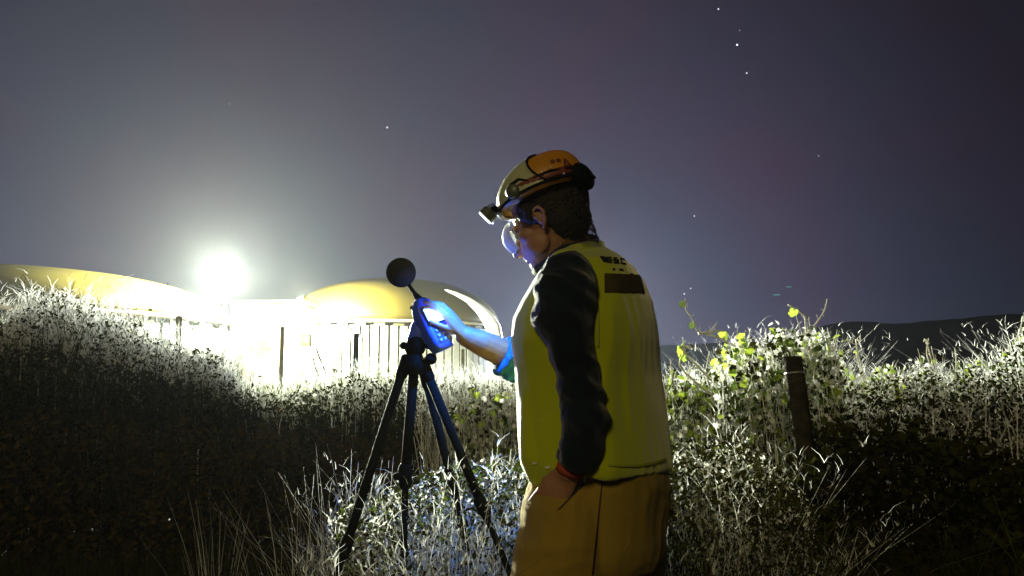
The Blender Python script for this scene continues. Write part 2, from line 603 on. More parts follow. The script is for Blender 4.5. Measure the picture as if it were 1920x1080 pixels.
# second floodlight, hidden behind the worker, whose glow shows round him
f2 = flood(1085, 622, 66, 'second floodlight on a mast hidden behind the worker', .8)
lamp('SPOT', f2 + Vector((0, -.4, 0)), 270000, (.80, .90, 1.0), target=(0.4, 2, 1.0), spot=R(70), blend=.6, size=.35)
lamp('POINT', f2 + Vector((0, -.5, 0)), 16000, (.72, .86, 1.0), size=.35)

# white curved pipe built solid in place of a lens flare beside the right dome
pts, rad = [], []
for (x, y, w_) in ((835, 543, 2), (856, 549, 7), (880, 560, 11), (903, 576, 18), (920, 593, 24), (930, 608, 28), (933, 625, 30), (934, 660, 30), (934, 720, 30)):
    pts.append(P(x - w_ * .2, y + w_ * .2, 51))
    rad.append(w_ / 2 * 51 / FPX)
tag(MB().tube(pts, rad, n=14).build('flare_crescent', M['crescent']), label='bright white curved pipe built in place of a lens flare beside the tank dome, above the forearm', cat='crescent')

# ------------------------------------------------------------------ stars and glowing spots for lens ghosts
for i, (x, y, s, l) in enumerate((
        (1347, 17, 1.0, 'star at the top edge of the sky, uppermost one'), (1387, 57, .5, 'faint star just above the brightest star'),
        (1382, 84, 1.3, 'brightest star, high above the leaning post'), (1400, 137, 1.0, 'star just below the brightest star'),
        (726, 239, .9, 'lone star high above the round microphone windscreen'), (1535, 292, .6, 'faint star in the open sky between worker and right edge'),
        (1302, 405, .8, 'star right of the back of the helmet'), (1283, 551, .9, 'low star just above the arching vine shoot tip'),
        (1295, 541, .7, 'small low star beside the arching vine shoot tip'), (430, 195, .3, 'very faint star above the floodlight'))):
    p = P(x, y, 1200)
    tag(MB().ell(p, (s * 1.1,) * 3, n=8, m=6).build('star', M['star']), label=l, cat='star')
for (x, y, s, l) in ((1456, 553, 2.0, 'small teal lens ghost spot over the hills, lower of two'), (1479, 538, 1.6, 'small teal lens ghost spot over the hills, upper of two')):
    p = P(x, y, 1200)
    tag(MB().ell(p, (s * 3.0, s, s * .8), n=10, m=6).build('ghost_spot', M['ghost_glow']), label=l, cat='light')


# ------------------------------------------------------------------ posts
def post(pt, pb, r0, r1, mat, label, name='vineyard_post', band=False, n=9, group=None):
    root = empty(name, (pb.x, pb.y, 0), label=label, cat='post', group=group)
    K = 9
    rings = []
    ph = rng.uniform(0, 6, 3)
    for i in range(K):
        t = i / (K - 1)
        c = pb.lerp(pt, t)
        rr = r0 + (r1 - r0) * t
        rings.append([c + Vector((math.cos(2 * math.pi * k / n), math.sin(2 * math.pi * k / n), 0)) * rr * (1 + .10 * math.sin(k * 2.1 + ph[0]) + .05 * math.sin(i * 1.7 + k + ph[1])) for k in range(n)])
    MB().rings(rings).build('shaft', mat, root)
    if band:
        c = pb.lerp(pt, .94)
        MB().tube([c, c + (pt - pb).normalized() * .008], [r1 * 1.13, r1 * 1.13], n=14).build('wire_band', M['metal'], root)
    return root


def upright(px, py, Y, r, mat, label, **k):
    t = P(px, py, Y)
    return post(t, Vector((t.x + k.pop('dx', 0), Y, -.05)), r, r * .92, mat, label, **k)


pt_ = P(1486, 668, 3.4)
pb_ = P(1545, 1120, 3.25)
d_ = (pb_ - pt_)
pb_ = pt_ + d_ * ((pt_.z + .05) / -d_.z)
post(pt_, pb_, .046, .040, M['wood'], 'thick dark leaning wooden post among the vine leaves', band=True, n=12)
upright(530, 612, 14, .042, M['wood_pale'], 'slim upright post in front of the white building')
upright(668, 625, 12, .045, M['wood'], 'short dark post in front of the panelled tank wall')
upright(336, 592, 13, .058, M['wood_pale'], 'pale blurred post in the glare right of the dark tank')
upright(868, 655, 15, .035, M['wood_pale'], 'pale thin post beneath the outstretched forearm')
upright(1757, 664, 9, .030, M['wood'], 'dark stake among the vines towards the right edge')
for (xa, ya, xb, yb, l) in ((592, 652, 628, 745, 'thin leaning brace left of the panelled tank wall, upper of two'), (586, 668, 606, 745, 'thin leaning brace left of the panelled tank wall, lower of two')):
    a, b = P(xa, ya, 13), P(xb, yb, 13)
    d = b - a
    b = a + d * ((a.z + .05) / -d.z)
    tag(MB().tube([b, a], [.018, .016], n=8).build('brace', M['wood']), label=l, cat='brace')

# ------------------------------------------------------------------ the worker
PF = Vector((-.87, .50, 0)).normalized()     # the way he faces
PL = Vector((-PF.y, PF.x, 0))                # his left, towards the camera
PL = PL if PL.y < 0 else -PL
UP = Vector((0, 0, 1))


def sil(py, xl, xr, Y, k=1.4, n=28, pw=2.3, grow=0):
    c = P((xl + xr) / 2, py, Y)
    e = (xr - xl) / 2 * Y / FPX + grow
    d = e / math.sqrt((k * abs(PL.x)) ** 2 + PF.x ** 2)
    w = k * d
    out = []
    for i in range(n):
        th = 2 * math.pi * i / n
        cx, sx = math.cos(th), math.sin(th)
        cx = math.copysign(abs(cx) ** (2 / pw), cx)
        sx = math.copysign(abs(sx) ** (2 / pw), sx)
        out.append(c + PF * d * cx + PL * w * sx)
    return out


person = empty('person', (P(1120, 700, 2.2).x, 2.2, 0), label='worker in yellow vest, orange helmet and tan trousers reaching for the meter', cat='person')

# head frame
hyaw = R(25)
HO = P(1031, 418, 2.2)
HS = 1.09
f0 = Vector((-math.cos(hyaw), math.sin(hyaw), 0))
HP = R(19)
HF = (f0 * math.cos(HP) - UP * math.sin(HP)).normalized()
HU = (UP * math.cos(HP) + f0 * math.sin(HP)).normalized()
HL = HU.cross(HF).normalized()
if HL.y > 0: HL = -HL
HM = Matrix((HF, HL, HU)).transposed() * HS
HR = Matrix((HF, HL, HU)).transposed()
hp = lambda x, y, z: HO + HM @ Vector((x, y, z))

fig = MB()
# skull, jaw, features
fig.ell(hp(-.012, 0, .035), (.108, .080, .098), HM)
fig.ell(hp(.030, 0, -.040), (.068, .062, .078), HM)
fig.ell(hp(.052, 0, -.092), (.038, .036, .030), HM)          # chin
fig.ell(hp(.084, 0, .012), (.020, .050, .012), HM)           # brow
fig.tube([hp(.090, 0, .000), hp(.104, 0, -.022), hp(.116, 0, -.044)], [.009, .011, .013], n=10, rnd=True)   # nose
fig.ell(hp(.100, .010, -.046), (.012, .008, .008), HM)
fig.ell(hp(.100, -.010, -.046), (.012, .008, .008), HM)
fig.ell(hp(.088, 0, -.066), (.012, .024, .006), HM)          # lips
fig.ell(hp(.085, 0, -.077), (.012, .022, .007), HM)
for s in (1, -1):
    fig.ell(hp(.055, .045 * s, -.022), (.026, .020, .022), HM)   # cheek
    fig.ell(hp(.030, .058 * s, -.055), (.034, .014, .030), HM)   # jaw side
    # ear: rim, lobe and bowl
    ear = [hp(.012, .076 * s, .004), hp(.004, .086 * s, .022), hp(-.012, .091 * s, .024), hp(-.022, .089 * s, .008), hp(-.018, .083 * s, -.014), hp(-.006, .077 * s, -.030)]
    fig.tube(ear, [.0045, .005, .0055, .0055, .0055, .006], n=8, rnd=True)
    fig.ell(hp(-.006, .077 * s, -.002), (.014, .0045, .020), HM)
# neck into the trunk
fig.tube([hp(-.02, 0, -.03), P(1062, 455, 2.22), P(1090, 500, 2.24)], [.058, .060, .080], n=16, rnd=True)
tor = [(486, 1062, 1150), (510, 1045, 1175), (560, 1020, 1198), (640, 1005, 1205), (760, 1008, 1215), (870, 1010, 1225), (960, 1020, 1225)]
fig.rings([sil(y, a, b, 2.2, 1.35) for y, a, b in tor])


def finger(mb, base, dirs, lens, r):
    pts = [base]
    for d, l in zip(dirs, lens):
        pts.append(pts[-1] + d.normalized() * l)
    k = len(pts)
    mb.tube(pts, [r * (1 - .28 * i / (k - 1)) for i in range(k)], n=10, rnd=True)


def hand(mb, wrist, d, nrm, side, curl, spread=.10, length=.185, thumb_out=.9):
    """palm and five fingers; d points along the hand, nrm out of the back of the hand"""
    d = d.normalized()
    nrm = (nrm - d * nrm.dot(d)).normalized()
    a = d.cross(nrm) * side       # towards the thumb side
    L = length
    palm = L * .52
    mb.tube([wrist, wrist + d * palm * .35, wrist + d * palm * .7, wrist + d * palm], [(.024, .031), (.017, .040), (.015, .043), (.012, .041)], n=14, ref=nrm, rnd=True)
    for i, (off, ln, r) in enumerate(((.031, .45, .0086), (.011, .50, .0090), (-.010, .46, .0086), (-.030, .37, .0078))):
        base = wrist + d * palm * (.93 - .03 * abs(i - 1)) + a * off
        dirs, q = [], 0
        dd0 = (d + a * spread * (1.5 - i)).normalized()
        for c in curl:
            q += c
            dirs.append(dd0 * math.cos(q) - nrm * math.sin(q))
        finger(mb, base, [dd0] + dirs, [.012, L * ln * .48, L * ln * .30, L * ln * .24], r)
    tb = wrist + d * palm * .30 + a * .030
    t0 = (a * thumb_out + d * .75 - nrm * .35).normalized()
    finger(mb, tb - a * .01, [t0, (t0 + d * .45 - nrm * .2).normalized(), (t0 + d * .8 - nrm * .4).normalized()], [.040, .032, .026], .0105)


# far arm, reaching to the meter
el_f = P(1040, 705, 2.50)
cuff_f = P(952, 666, 2.44)
wr_f = P(872, 630, 2.385)
sh_f = P(1150, 545, 2.36)
fig.tube([sh_f, el_f, cuff_f, P(905, 644, 2.40), wr_f], [.058, .050, .047, .041, .031], n=16, rnd=True)
hd_ = (P(822, 566, 2.35) - wr_f)
hand(fig, wr_f + hd_.normalized() * -.005, hd_, Vector((.55, -.35, .65)), -1, (.18, .55, .50), spread=.02, length=.176, thumb_out=.42)
# near arm, hanging, hand at the trouser pocket
sh_n, el_n = P(1062, 560, 1.99), P(1098, 775, 1.98)
wr_n = P(1068, 884, 1.99)
fig.tube([P(1080, 545, 2.08), sh_n, P(1078, 660, 1.98), el_n, P(1085, 840, 1.98), wr_n], [.045, .045, .042, .040, .036, .030], n=16, rnd=True)
hand(fig, wr_n, P(1012, 958, 2.03) - wr_n, Vector((-.25, -.95, .12)), 1, (.12, .30, .35), spread=.05, length=.18, thumb_out=.5)
# legs down to the ground
hipY = 2.2
for (pl, kn, an) in ((P(1085, 900, 2.10), P(1040, 1160, 2.06), P(1060, 1440, 2.12)), (P(1190, 900, 2.30), P(1195, 1130, 2.33), P(1205, 1375, 2.38))):
    an = Vector((an.x, an.y, .09))
    kn = Vector((kn.x, kn.y, .50))
    fig.tube([pl, pl.lerp(kn, .5), kn, kn.lerp(an, .4), an], [.070, .058, .050, .046, .038], n=16, rnd=True)
remeshed('body', fig, M['skin'], .0034, person, smooth_it=3)

# eyes (seen only from in front)
for s in (1, -1):
    MB().ell(hp(.082, .031 * s, -.008), (.012, .013, .011), HM).build('eye', M['button'], person)

# hair: cap over skull and nape, ragged
hr = MB()
hr.ell(hp(-.020, 0, .040), (.104, .086, .096), HM)
hr.ell(hp(-.048, 0, -.006), (.064, .074, .068), HM)
hr.ell(hp(-.058, 0, -.042), (.034, .052, .030), HM)
for s in (1, -1):
    hr.ell(hp(.028, .074 * s, .030), (.026, .014, .034), HM)


def hair_fn(co):
    p = co * 95
    return .0022 * (np.sin(p[:, 0] * 1.3 + np.sin(p[:, 2])) * np.sin(p[:, 2] * .9 + 1.7 * np.sin(p[:, 1])) + .6 * np.sin(p[:, 1] * 3.1 + p[:, 0] * 2.2))


hair = remeshed('hair', hr, M['hair'], .004, person, 2, hair_fn)
st, sf = [], []
for i in range(900):      # loose hair ends
    th, u = random.uniform(2.2, 4.1), random.uniform(-.085, .06)
    base = hp(-.045 + .085 * math.cos(th) * .70, .080 * math.sin(th), u)
    d = (base - HO).normalized() * .4 + HU * -.8 + Vector((random.uniform(-.5, .5), random.uniform(-.5, .5), random.uniform(-.3, .3)))
    d.normalize()
    s_ = d.orthogonal().normalized() * .0011
    n0 = len(st)
    st += [base - s_, base + s_, base + d * random.uniform(.008, .018)]
    sf.append((n0, n0 + 1, n0 + 2))
tag(mk('loose_strands', st, sf, M['hair'], hair, False), kind='stuff')


def folds(co, amp, k, seed, stretch=(1, 1, 1)):
    g = np.random.default_rng(seed)
    o = np.zeros(len(co))
    q = co * np.array(stretch)
    for j in range(5):
        v = g.normal(size=3)
        v *= k * (1.35 ** j) / np.linalg.norm(v)
        w = g.normal(size=3) * k * .6
        o += np.sin(q @ v + 1.6 * np.sin(q @ w + g.uniform(0, 6)) + g.uniform(0, 6)) / (1.25 ** j)
    o = o / 2.6
    return amp * (1 - np.abs(o) * 1.3)


# shirt: trunk, collar, both sleeves as one garment
sh = MB()
tr = [(500, 1050, 1172), (530, 1022, 1192), (600, 1000, 1208), (700, 1000, 1212), (800, 1002, 1222), (868, 1004, 1230)]
sh.rings([sil(y, a, b, 2.2, 1.38) for y, a, b in tr])
sh.tube([P(1112, 446, 2.30), P(1098, 444, 2.24), P(1066, 462, 2.17), P(1036, 486, 2.14), P(1012, 505, 2.18), P(1004, 512, 2.26)], [.012, .014, .015, .015, .015, .013], n=10, rnd=True)
sh.tube([P(1058, 480, 2.22), P(1085, 520, 2.22)], [.072, .10], n=16, rnd=True)
nsl = [(1074, 504, 36, 2.06), (1066, 518, 52, 2.02), (1060, 550, 60, 1.99), (1056, 600, 58, 1.975), (1070, 645, 45, 1.97), (1079, 690, 41, 1.97), (1090, 740, 42, 1.965), (1098, 790, 44, 1.96), (1093, 830, 41, 1.965), (1084, 862, 36, 1.97), (1078, 876, 33, 1.975)]
sh.tube([P(a, b, d) for a, b, c, d in nsl], [c * d / FPX for a, b, c, d in nsl], n=20)
sh.tube([P(1165, 530, 2.36), P(1110, 630, 2.45), P(1040, 705, 2.50), P(985, 684, 2.46), P(948, 668, 2.44)], [.082, .074, .068, .063, .058], n=18)


def sleeve_fn(co):
    base = folds(co, .0062, 26, 3, (.8, .8, 1.0)) + folds(co, .0025, 60, 8, (.7, .7, 1))
    c = P(1075, 690, 1.97)
    d = np.sqrt((co[:, 0] - c.x) ** 2 * 1.0)
    near = np.exp(-((co[:, 1] - 1.93) / .08) ** 2)
    pl = np.sin((co[:, 2] * 1.0 + co[:, 0] * .9) * 75 + 2.2 * np.sin(co[:, 2] * 22)) * .003
    return base - .004 + pl * near * 1.0


shirt = remeshed('shirt', sh, M['shirt'], .005, person, 3, sleeve_fn)
c0_ = wr_n - (wr_n - P(1085, 840, 1.98)).normalized() * .030
ax_n = (wr_n - P(1085, 840, 1.98)).normalized()
MB().tube([c0_ - ax_n * .016, c0_ - ax_n * .008, c0_ + ax_n * .006, c0_ + ax_n * .010], [.047, .0485, .047, .043], n=22).build('sleeve_cuff', M['shirt'], shirt)
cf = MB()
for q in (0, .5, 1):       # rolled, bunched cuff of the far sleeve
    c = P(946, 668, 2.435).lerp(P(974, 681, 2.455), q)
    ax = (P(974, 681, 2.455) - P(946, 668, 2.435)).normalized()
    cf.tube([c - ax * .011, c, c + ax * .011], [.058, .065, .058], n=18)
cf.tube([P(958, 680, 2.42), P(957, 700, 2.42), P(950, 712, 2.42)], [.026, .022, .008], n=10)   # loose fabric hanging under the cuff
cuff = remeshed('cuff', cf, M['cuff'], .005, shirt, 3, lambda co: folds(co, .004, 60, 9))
cuff['label'] = 'bunched cuff of the outstretched sleeve, coloured blue for the lamp glow on it'

# vest
ve = MB()
vr = [(456, 1092, 1118), (467, 1068, 1138), (482, 1042, 1164), (500, 1024, 1186), (530, 1006, 1206), (565, 988, 1219), (600, 972, 1226), (640, 968, 1231), (700, 976, 1234), (760, 981, 1242), (820, 985, 1248), (862, 989, 1253), (879, 996, 1254)]
ve.rings([sil(y, a, b, 2.2 + (.03 if y < 490 else 0), 1.28, n=36, pw=2.5) for y, a, b in vr])
ve.tube([P(1052, 486, 2.10), P(1085, 468, 2.18), P(1112, 460, 2.28)], [(.018, .04), (.020, .05), (.018, .04)], n=12, ref=(0, 0, 1), rnd=True)
ve.tube([P(980, 603, 2.16), P(966, 612, 2.17)], [.03, .012], n=10, rnd=True)        # flap at the chest
ve.tube([P(1010, 700, 2.08), P(1012, 860, 2.06), P(1020, 893, 2.06)], [(.030, .045), (.032, .050), (.022, .038)], n=14, ref=(0, 1, 0), rnd=True)   # front panel hanging free


def vest_fn(co):
    z = co[:, 2]
    low = np.clip((1.25 - z) / .3, 0, 1)
    drape = np.sin(co[:, 0] * 34 + 1.2 * np.sin(z * 6)) * .0035 * low
    return folds(co, .0060, 11, 11, (1, 1, .55)) + folds(co, .0028, 34, 12, (1, 1, .4)) - .004 + drape * 1.4


vest = remeshed('vest', ve, M['vest'], .0055, person, 4, vest_fn)


def bvh(o):
    return BVHTree.FromPolygons([v.co.copy() for v in o.data.vertices], [tuple(p.vertices) for p in o.data.polygons])


vb = bvh(vest)
CAM = Vector((0, 0, CAMZ))


def decal(name, poly_rows, mat, parent, tree, lift=.0025, thick=.0012, smooth=True):
    """a patch sewn onto a garment: rows of photo pixels laid on the cloth"""
    V, F = [], []
    nr_, nc = len(poly_rows), len(poly_rows[0])
    for layer in (lift, lift - thick):
        for row in poly_rows:
            for (x, y) in row:
                d = (P(x, y, 2.2) - CAM).normalized()
                h = tree.ray_cast(CAM, d)
                if h[0] is None:
                    V.append(P(x, y, 2.2))
                else:
                    V.append(h[0] + h[1] * layer)
    for i in range(nr_ - 1):
        for j in range(nc - 1):
            a = i * nc + j
            F.append((a, a + 1, a + nc + 1, a + nc))
            b = nr_ * nc + a
            F.append((b, b + nc, b + nc + 1, b + 1))
    return mk(name, V, F, mat, parent, smooth)


def quad_rows(tl, tr, br, bl, nr_, nc):
    rows = []
    for i in range(nr_):
        t = i / (nr_ - 1)
        rows.append([((tl[0] * (1 - t) + bl[0] * t) * (1 - s) + (tr[0] * (1 - t) + br[0] * t) * s,
                      (tl[1] * (1 - t) + bl[1] * t) * (1 - s) + (tr[1] * (1 - t) + br[1] * t) * s) for s in [j / (nc - 1) for j in range(nc)]])
    return rows


# back print: a short line of dark letters, a row of marks, a brown reflective panel
decal('reflective_panel', quad_rows((1133, 513), (1200, 516), (1208, 549), (1133, 549), 8, 16), M['band'], vest, vb)
glyphs = {
    'slash': [((1124, 482), (1133, 482), (1140, 492), (1131, 492))],
    'B': [((1135, 483), (1138, 483), (1141, 493), (1137, 493)), ((1138, 483), (1146, 483), (1146, 485), (1138, 485)), ((1138, 487), (1147, 487), (1147, 489), (1138, 489)), ((1138, 491), (1147, 491), (1147, 493), (1138, 493))],
    'S': [((1149, 484), (1157, 484), (1157, 486), (1149, 486)), ((1149, 488), (1158, 488), (1158, 490), (1149, 490)), ((1150, 492), (1159, 492), (1159, 494), (1150, 494)), ((1149, 484), (1151, 484), (1151, 490), (1149, 490)), ((1157, 488), (1159, 488), (1160, 494), (1158, 494))],
    'C': [((1162, 485), (1170, 486), (1171, 488), (1162, 487)), ((1162, 485), (1164, 485), (1166, 495), (1163, 495)), ((1163, 493), (1172, 494), (1173, 496), (1164, 495))],
}
for g in glyphs.values():
    for q in g:
        decal('printed_letter', quad_rows(*q, 2, 3), M['print'], vest, vb, lift=.003, smooth=False)
for q in (((1148, 504), (1152, 504), (1152, 507), (1148, 507)), ((1160, 504), (1167, 505), (1168, 508), (1160, 507)), ((1180, 513), (1186, 514), (1187, 516), (1181, 515))):
    decal('printed_mark', quad_rows(*q, 2, 3), M['print'], vest, vb, lift=.003, smooth=False)
# trim along the armhole and hem
def strip_rows(pts, hw):
    rows = []
    q = []
    for i in range(len(pts) - 1):
        for t in range(4):
            u = t / 4
            q.append((pts[i][0] * (1 - u) + pts[i + 1][0] * u, pts[i][1] * (1 - u) + pts[i + 1][1] * u))
    q.append(pts[-1])
    for i, p in enumerate(q):
        a, b = q[max(i - 1, 0)], q[min(i + 1, len(q) - 1)]
        dx, dy = b[0] - a[0], b[1] - a[1]
        l = math.hypot(dx, dy) or 1
        rows.append([(p[0] - dy / l * k, p[1] + dx / l * k) for k in (-hw, 0, hw)])
    return rows


decal('armhole_piping', strip_rows([(1046, 488), (1068, 490), (1092, 502), (1108, 525), (1118, 560), (1121, 600), (1121, 650)], 2.0), M['vest_trim'], vest, vb, lift=.004, thick=.003)
decal('hem_binding', strip_rows([(1140, 871), (1165, 873), (1195, 873), (1222, 869), (1247, 861)], 2.2), M['vest_trim'], vest, vb, lift=.004, thick=.003)
# zip with pull tabs on the front panel
for (x, y) in ((1028, 876), (1003, 868)):
    decal('zip_pull', quad_rows((x - 5, y - 2), (x + 5, y - 2), (x + 4, y + 2), (x - 4, y + 2), 2, 2), M['rim'], vest, vb, lift=.004)

# trousers
tro = MB()
seat = [(862, 1030, 1244), (900, 1018, 1250), (940, 1010, 1251), (980, 1004, 1246), (1020, 996, 1240), (1056, 1006, 1234)]
tro.rings([sil(y, a, b, 2.2, 1.25, n=30) for y, a, b in seat])
tro.tube([P(1075, 905, 2.12), P(1060, 975, 2.08), P(1050, 1040, 2.06), P(1045, 1100, 2.05), P(1043, 1200, 2.05), Vector((P(1045, 700, 2.07).x, 2.09, .42)), Vector((P(1055, 700, 2.1).x, 2.11, .12))], [.110, .118, .117, .112, .100, .092, .088], n=20)
tro.tube([P(1175, 905, 2.26), P(1182, 975, 2.30), P(1186, 1030, 2.33), P(1194, 1080, 2.34), P(1196, 1180, 2.35), Vector((P(1203, 700, 2.36).x, 2.37, .42)), Vector((P(1206, 700, 2.38).x, 2.39, .12))], [.105, .098, .090, .076, .072, .078, .080], n=20)


def tro_fn(co):
    z = co[:, 2]
    diag = np.sin((co[:, 0] * .8 + z * 1.1) * 26 + 1.5 * np.sin(co[:, 0] * 11)) * .0035
    return folds(co, .008, 12, 5, (.8, .8, 1)) + folds(co, .003, 36, 6, (.8, .8, 1)) - .003 + diag


trousers = remeshed('trousers', tro, M['trousers'], .006, person, 4, tro_fn)
tb_ = bvh(trousers)
decal('pocket_seam', quad_rows((1095, 905), (1102, 903), (1050, 955), (1044, 957), 8, 2), M['belt'], trousers, tb_, lift=.002, thick=.001)
decal('side_seam', quad_rows((1128, 900), (1131, 900), (1112, 1078), (1109, 1078), 16, 2), M['belt'], trousers, tb_, lift=.002, thick=.001)
# belt with a small hanging clip
bp_ = sil(884, 1034, 1246, 2.2, 1.25, n=40, grow=.004)
bp_.append(bp_[0])
MB().tube(bp_, [(.014, .005)] * 41, n=8, ref=(0, 0, 1), cap=False).build('belt', M['belt'], person)
MB().box(P(1096, 893, 2.0), (.006, .008, .03)).build('belt_clip', M['rim'], person, bevel=.001)
# wristband
ax = (wr_n - P(1085, 840, 1.98)).normalized()
MB().tube([wr_n - ax * .012, wr_n + ax * .006], [.037, .036], n=18).build('wristband', M['wristband'], person)
# boots
for (ax_, ay_) in ((P(1055, 700, 2.12).x, 2.12), (P(1206, 700, 2.38).x, 2.38)):
    b = MB()
    h = Vector((ax_, ay_, 0))
    b.tube([h + UP * .17, h + UP * .07], [.052, .050], n=14, rnd=True)
    b.tube([h + UP * .045 - PF * .05, h + UP * .05 + PF * .05, h + UP * .045 + PF * .14, h + UP * .038 + PF * .19], [(.045, .043), (.05, .045), (.042, .048), (.036, .040)], n=14, ref=UP, rnd=True)
    bt = remeshed('boot', b, M['boot'], .006, person, 2)
    MB().rings([[h + UP * z + PF * (.07 + .155 * math.cos(2 * math.pi * k / 20)) + PL * .05 * math.sin(2 * math.pi * k / 20) for k in range(20)] for z in (0, .022)]).build('sole', M['black'], bt)

# ------------------------------------------------------------------ helmet
HC = P(1022, 370, 2.19)
hh = lambda x, y, z: HC + HR @ Vector((x, y, z))


def hring(z, xc, a, b, n=48):
    return [hh(xc + a * math.cos(2 * math.pi * k / n), b * math.sin(2 * math.pi * k / n), z) for k in range(n)]


prof = [(0, 0, .137, .112), (.02, .001, .138, .111), (.04, .000, .134, .107), (.06, -.004, .125, .100), (.08, -.011, .110, .089), (.095, -.019, .091, .075), (.105, -.028, .068, .057), (.112, -.036, .038, .032), (.1145, -.040, .010, .009)]
rg = [hring(z, x, a, b) for z, x, a, b in prof]
helmet = MB().rings(rg).build('helmet', M['helmet_orange'], person)
helmet['label'] = 'orange helmet shell with pale front section and headlamp'
# pale front section laid on the shell, bounded by a dark curved edge
tree = bvh(helmet)


def on_shell(th, v, lift):
    """th around (0 = front), v 0..1 up the shell"""
    i = v * (len(prof) - 1)
    k = min(int(i), len(prof) - 2)
    t = i - k
    z, xc, a, b = [prof[k][q] * (1 - t) + prof[k + 1][q] * t for q in range(4)]
    s = 1 + lift / max(a, .02)
    return hh(xc + a * s * math.cos(th), b * s * math.sin(th), z + lift * .7 * v)


V, F = [], []
NT, NV = 33, 12
for lift in (.006, .001):
    for i in range(NV):
        v = .02 + .86 * i / (NV - 1)
        lim = R(114) - R(42) * (v ** .8)
        for j in range(NT):
            V.append(on_shell(-lim + 2 * lim * j / (NT - 1), v, lift))
for i in range(NV - 1):
    for j in range(NT - 1):
        a = i * NT + j
        F.append((a, a + 1, a + NT + 1, a + NT))
        b = a + NV * NT
        F.append((b, b + NT, b + NT + 1, b + 1))
for i in range(NV - 1):
    for j in (0, NT - 1):
        a = i * NT + j
        F.append((a, a + NT, a + NT + NV * NT, a + NV * NT))
mk('front_panel', V, F, M['helmet_pale'], helmet)
for s in (1, -1):
    pts = []
    for i in range(NV):
        v = .02 + .86 * i / (NV - 1)
        lim = R(114) - R(42) * (v ** .8)
        pts.append(on_shell(s * lim, v, .006))
    MB().tube(pts, [.0035] * len(pts), n=6).build('panel_edge', M['black'], helmet)
# lower rim, red-brown band, headlamp strap
MB().tube([hh(.141 * math.cos(2 * math.pi * k / 48), .114 * math.sin(2 * math.pi * k / 48), .002) for k in range(49)], [.0045] * 49, n=8, cap=False).build('rim', M['black'], helmet)
rb = [hh(-.003 + .140 * math.cos(2 * math.pi * k / 48), .1135 * math.sin(2 * math.pi * k / 48), .018) for k in range(49)]
MB().tube(rb, [(.012, .003)] * 49, n=8, ref=HU, cap=False).build('headlamp_strap', M['helmet_red'], helmet)
# emblem: two small dark round marks on the crown
for (x, y) in ((1036, 303), (1047, 301)):
    d = (P(x, y, 2.2) - CAM).normalized()
    h = tree.ray_cast(CAM, d)
    if h[0] is not None:
        n_ = h[1]
        a_ = n_.orthogonal().normalized()
        b_ = n_.cross(a_)
        for r_, z_ in ((.0075, .0012),):
            V = [h[0] + n_ * z_ + a_ * r_ * math.cos(t * math.pi / 6) + b_ * r_ * math.sin(t * math.pi / 6) for t in range(12)]
            mk('emblem_mark', V, [tuple(range(12))], M['helmet_red'], helmet, False)
# side disc (visor pivot), strap hooks, rear adjuster, studs
c = hh(.048, .111, .014)
MB().tube([c - HL * .006, c + HL * .006, c + HL * .012], [.021, .021, .016], n=20).build('side_disc', M['headlamp_body'], helmet)
MB().tube([hh(.048, .112, .036), hh(.020, .113, .040), hh(-.004, .112, .024)], [(.003, .006)] * 3, n=8, rnd=True).build('strap_hook', M['black'], helmet)
MB().ell(hh(-.128, .010, .004), (.026, .062, .040), HR).build('rear_battery_case', M['black'], helmet)
MB().tube([hh(-.150, .02, -.004), hh(-.160, .02, -.016)], [.009, .005], n=10, rnd=True).build('adjuster_knob', M['black'], helmet)
MB().tube([hh(-.110, .070, .052), hh(-.113, .073, .036), hh(-.114, .074, .022)], [.003, .008, .013], n=8).build('strap_clip', M['helmet_red'], helmet)
for (x, z) in ((-.050, .026), (-.078, .030), (-.105, .0)):
    MB().ell(hh(x, .119 - .25 * max(0, -x - .05), z), (.003, .003, .003), HM, n=8, m=6).build('stud', M['rim'], helmet)
MB().tube([hh(-.02, .112, .022), hh(-.07, .104, .026), hh(-.11, .072, .020), hh(-.132, .03, .012)], [.004] * 4, n=8).build('lamp_cable', M['black'], helmet)
# peak and headlamp on its arm
MB().tube([hh(.126, .055, -.002), hh(.138, .028, -.005), hh(.142, 0, -.006), hh(.138, -.028, -.005), hh(.126, -.055, -.002)], [(.003, .008)] * 5, n=8, ref=HU).build('peak', M['helmet_pale'], helmet)
arm0, arm1 = hh(.136, .010, .010), P(926, 392, 2.19)
MB().tube([arm0, arm0.lerp(arm1, .5) + UP * .004, arm1], [.011, .010, .010], n=10, rnd=True).build('lamp_arm', M['black'], helmet)
lc = P(914, 404, 2.19)
la = (Vector((-.62, .12, -.62))).normalized()
hl = MB().tube([lc - la * .020, lc - la * .014, lc + la * .004, lc + la * .008], [.019, .024, .025, .028], n=22).build('headlamp', M['headlamp_body'], helmet)
hl['label'] = 'headlamp on the front of the helmet'
MB().tube([lc + la * .0085, lc + la * .0125], [.0235, .022], n=22).build('headlamp_lens', M['headlamp_glass'], helmet)
for q in range(3):
    cc = lc - la * (.024 + .006 * q)
    MB().tube([cc, cc + la * .003], [.021 - .002 * q] * 2, n=18).build('cooling_fin', M['black'], helmet)
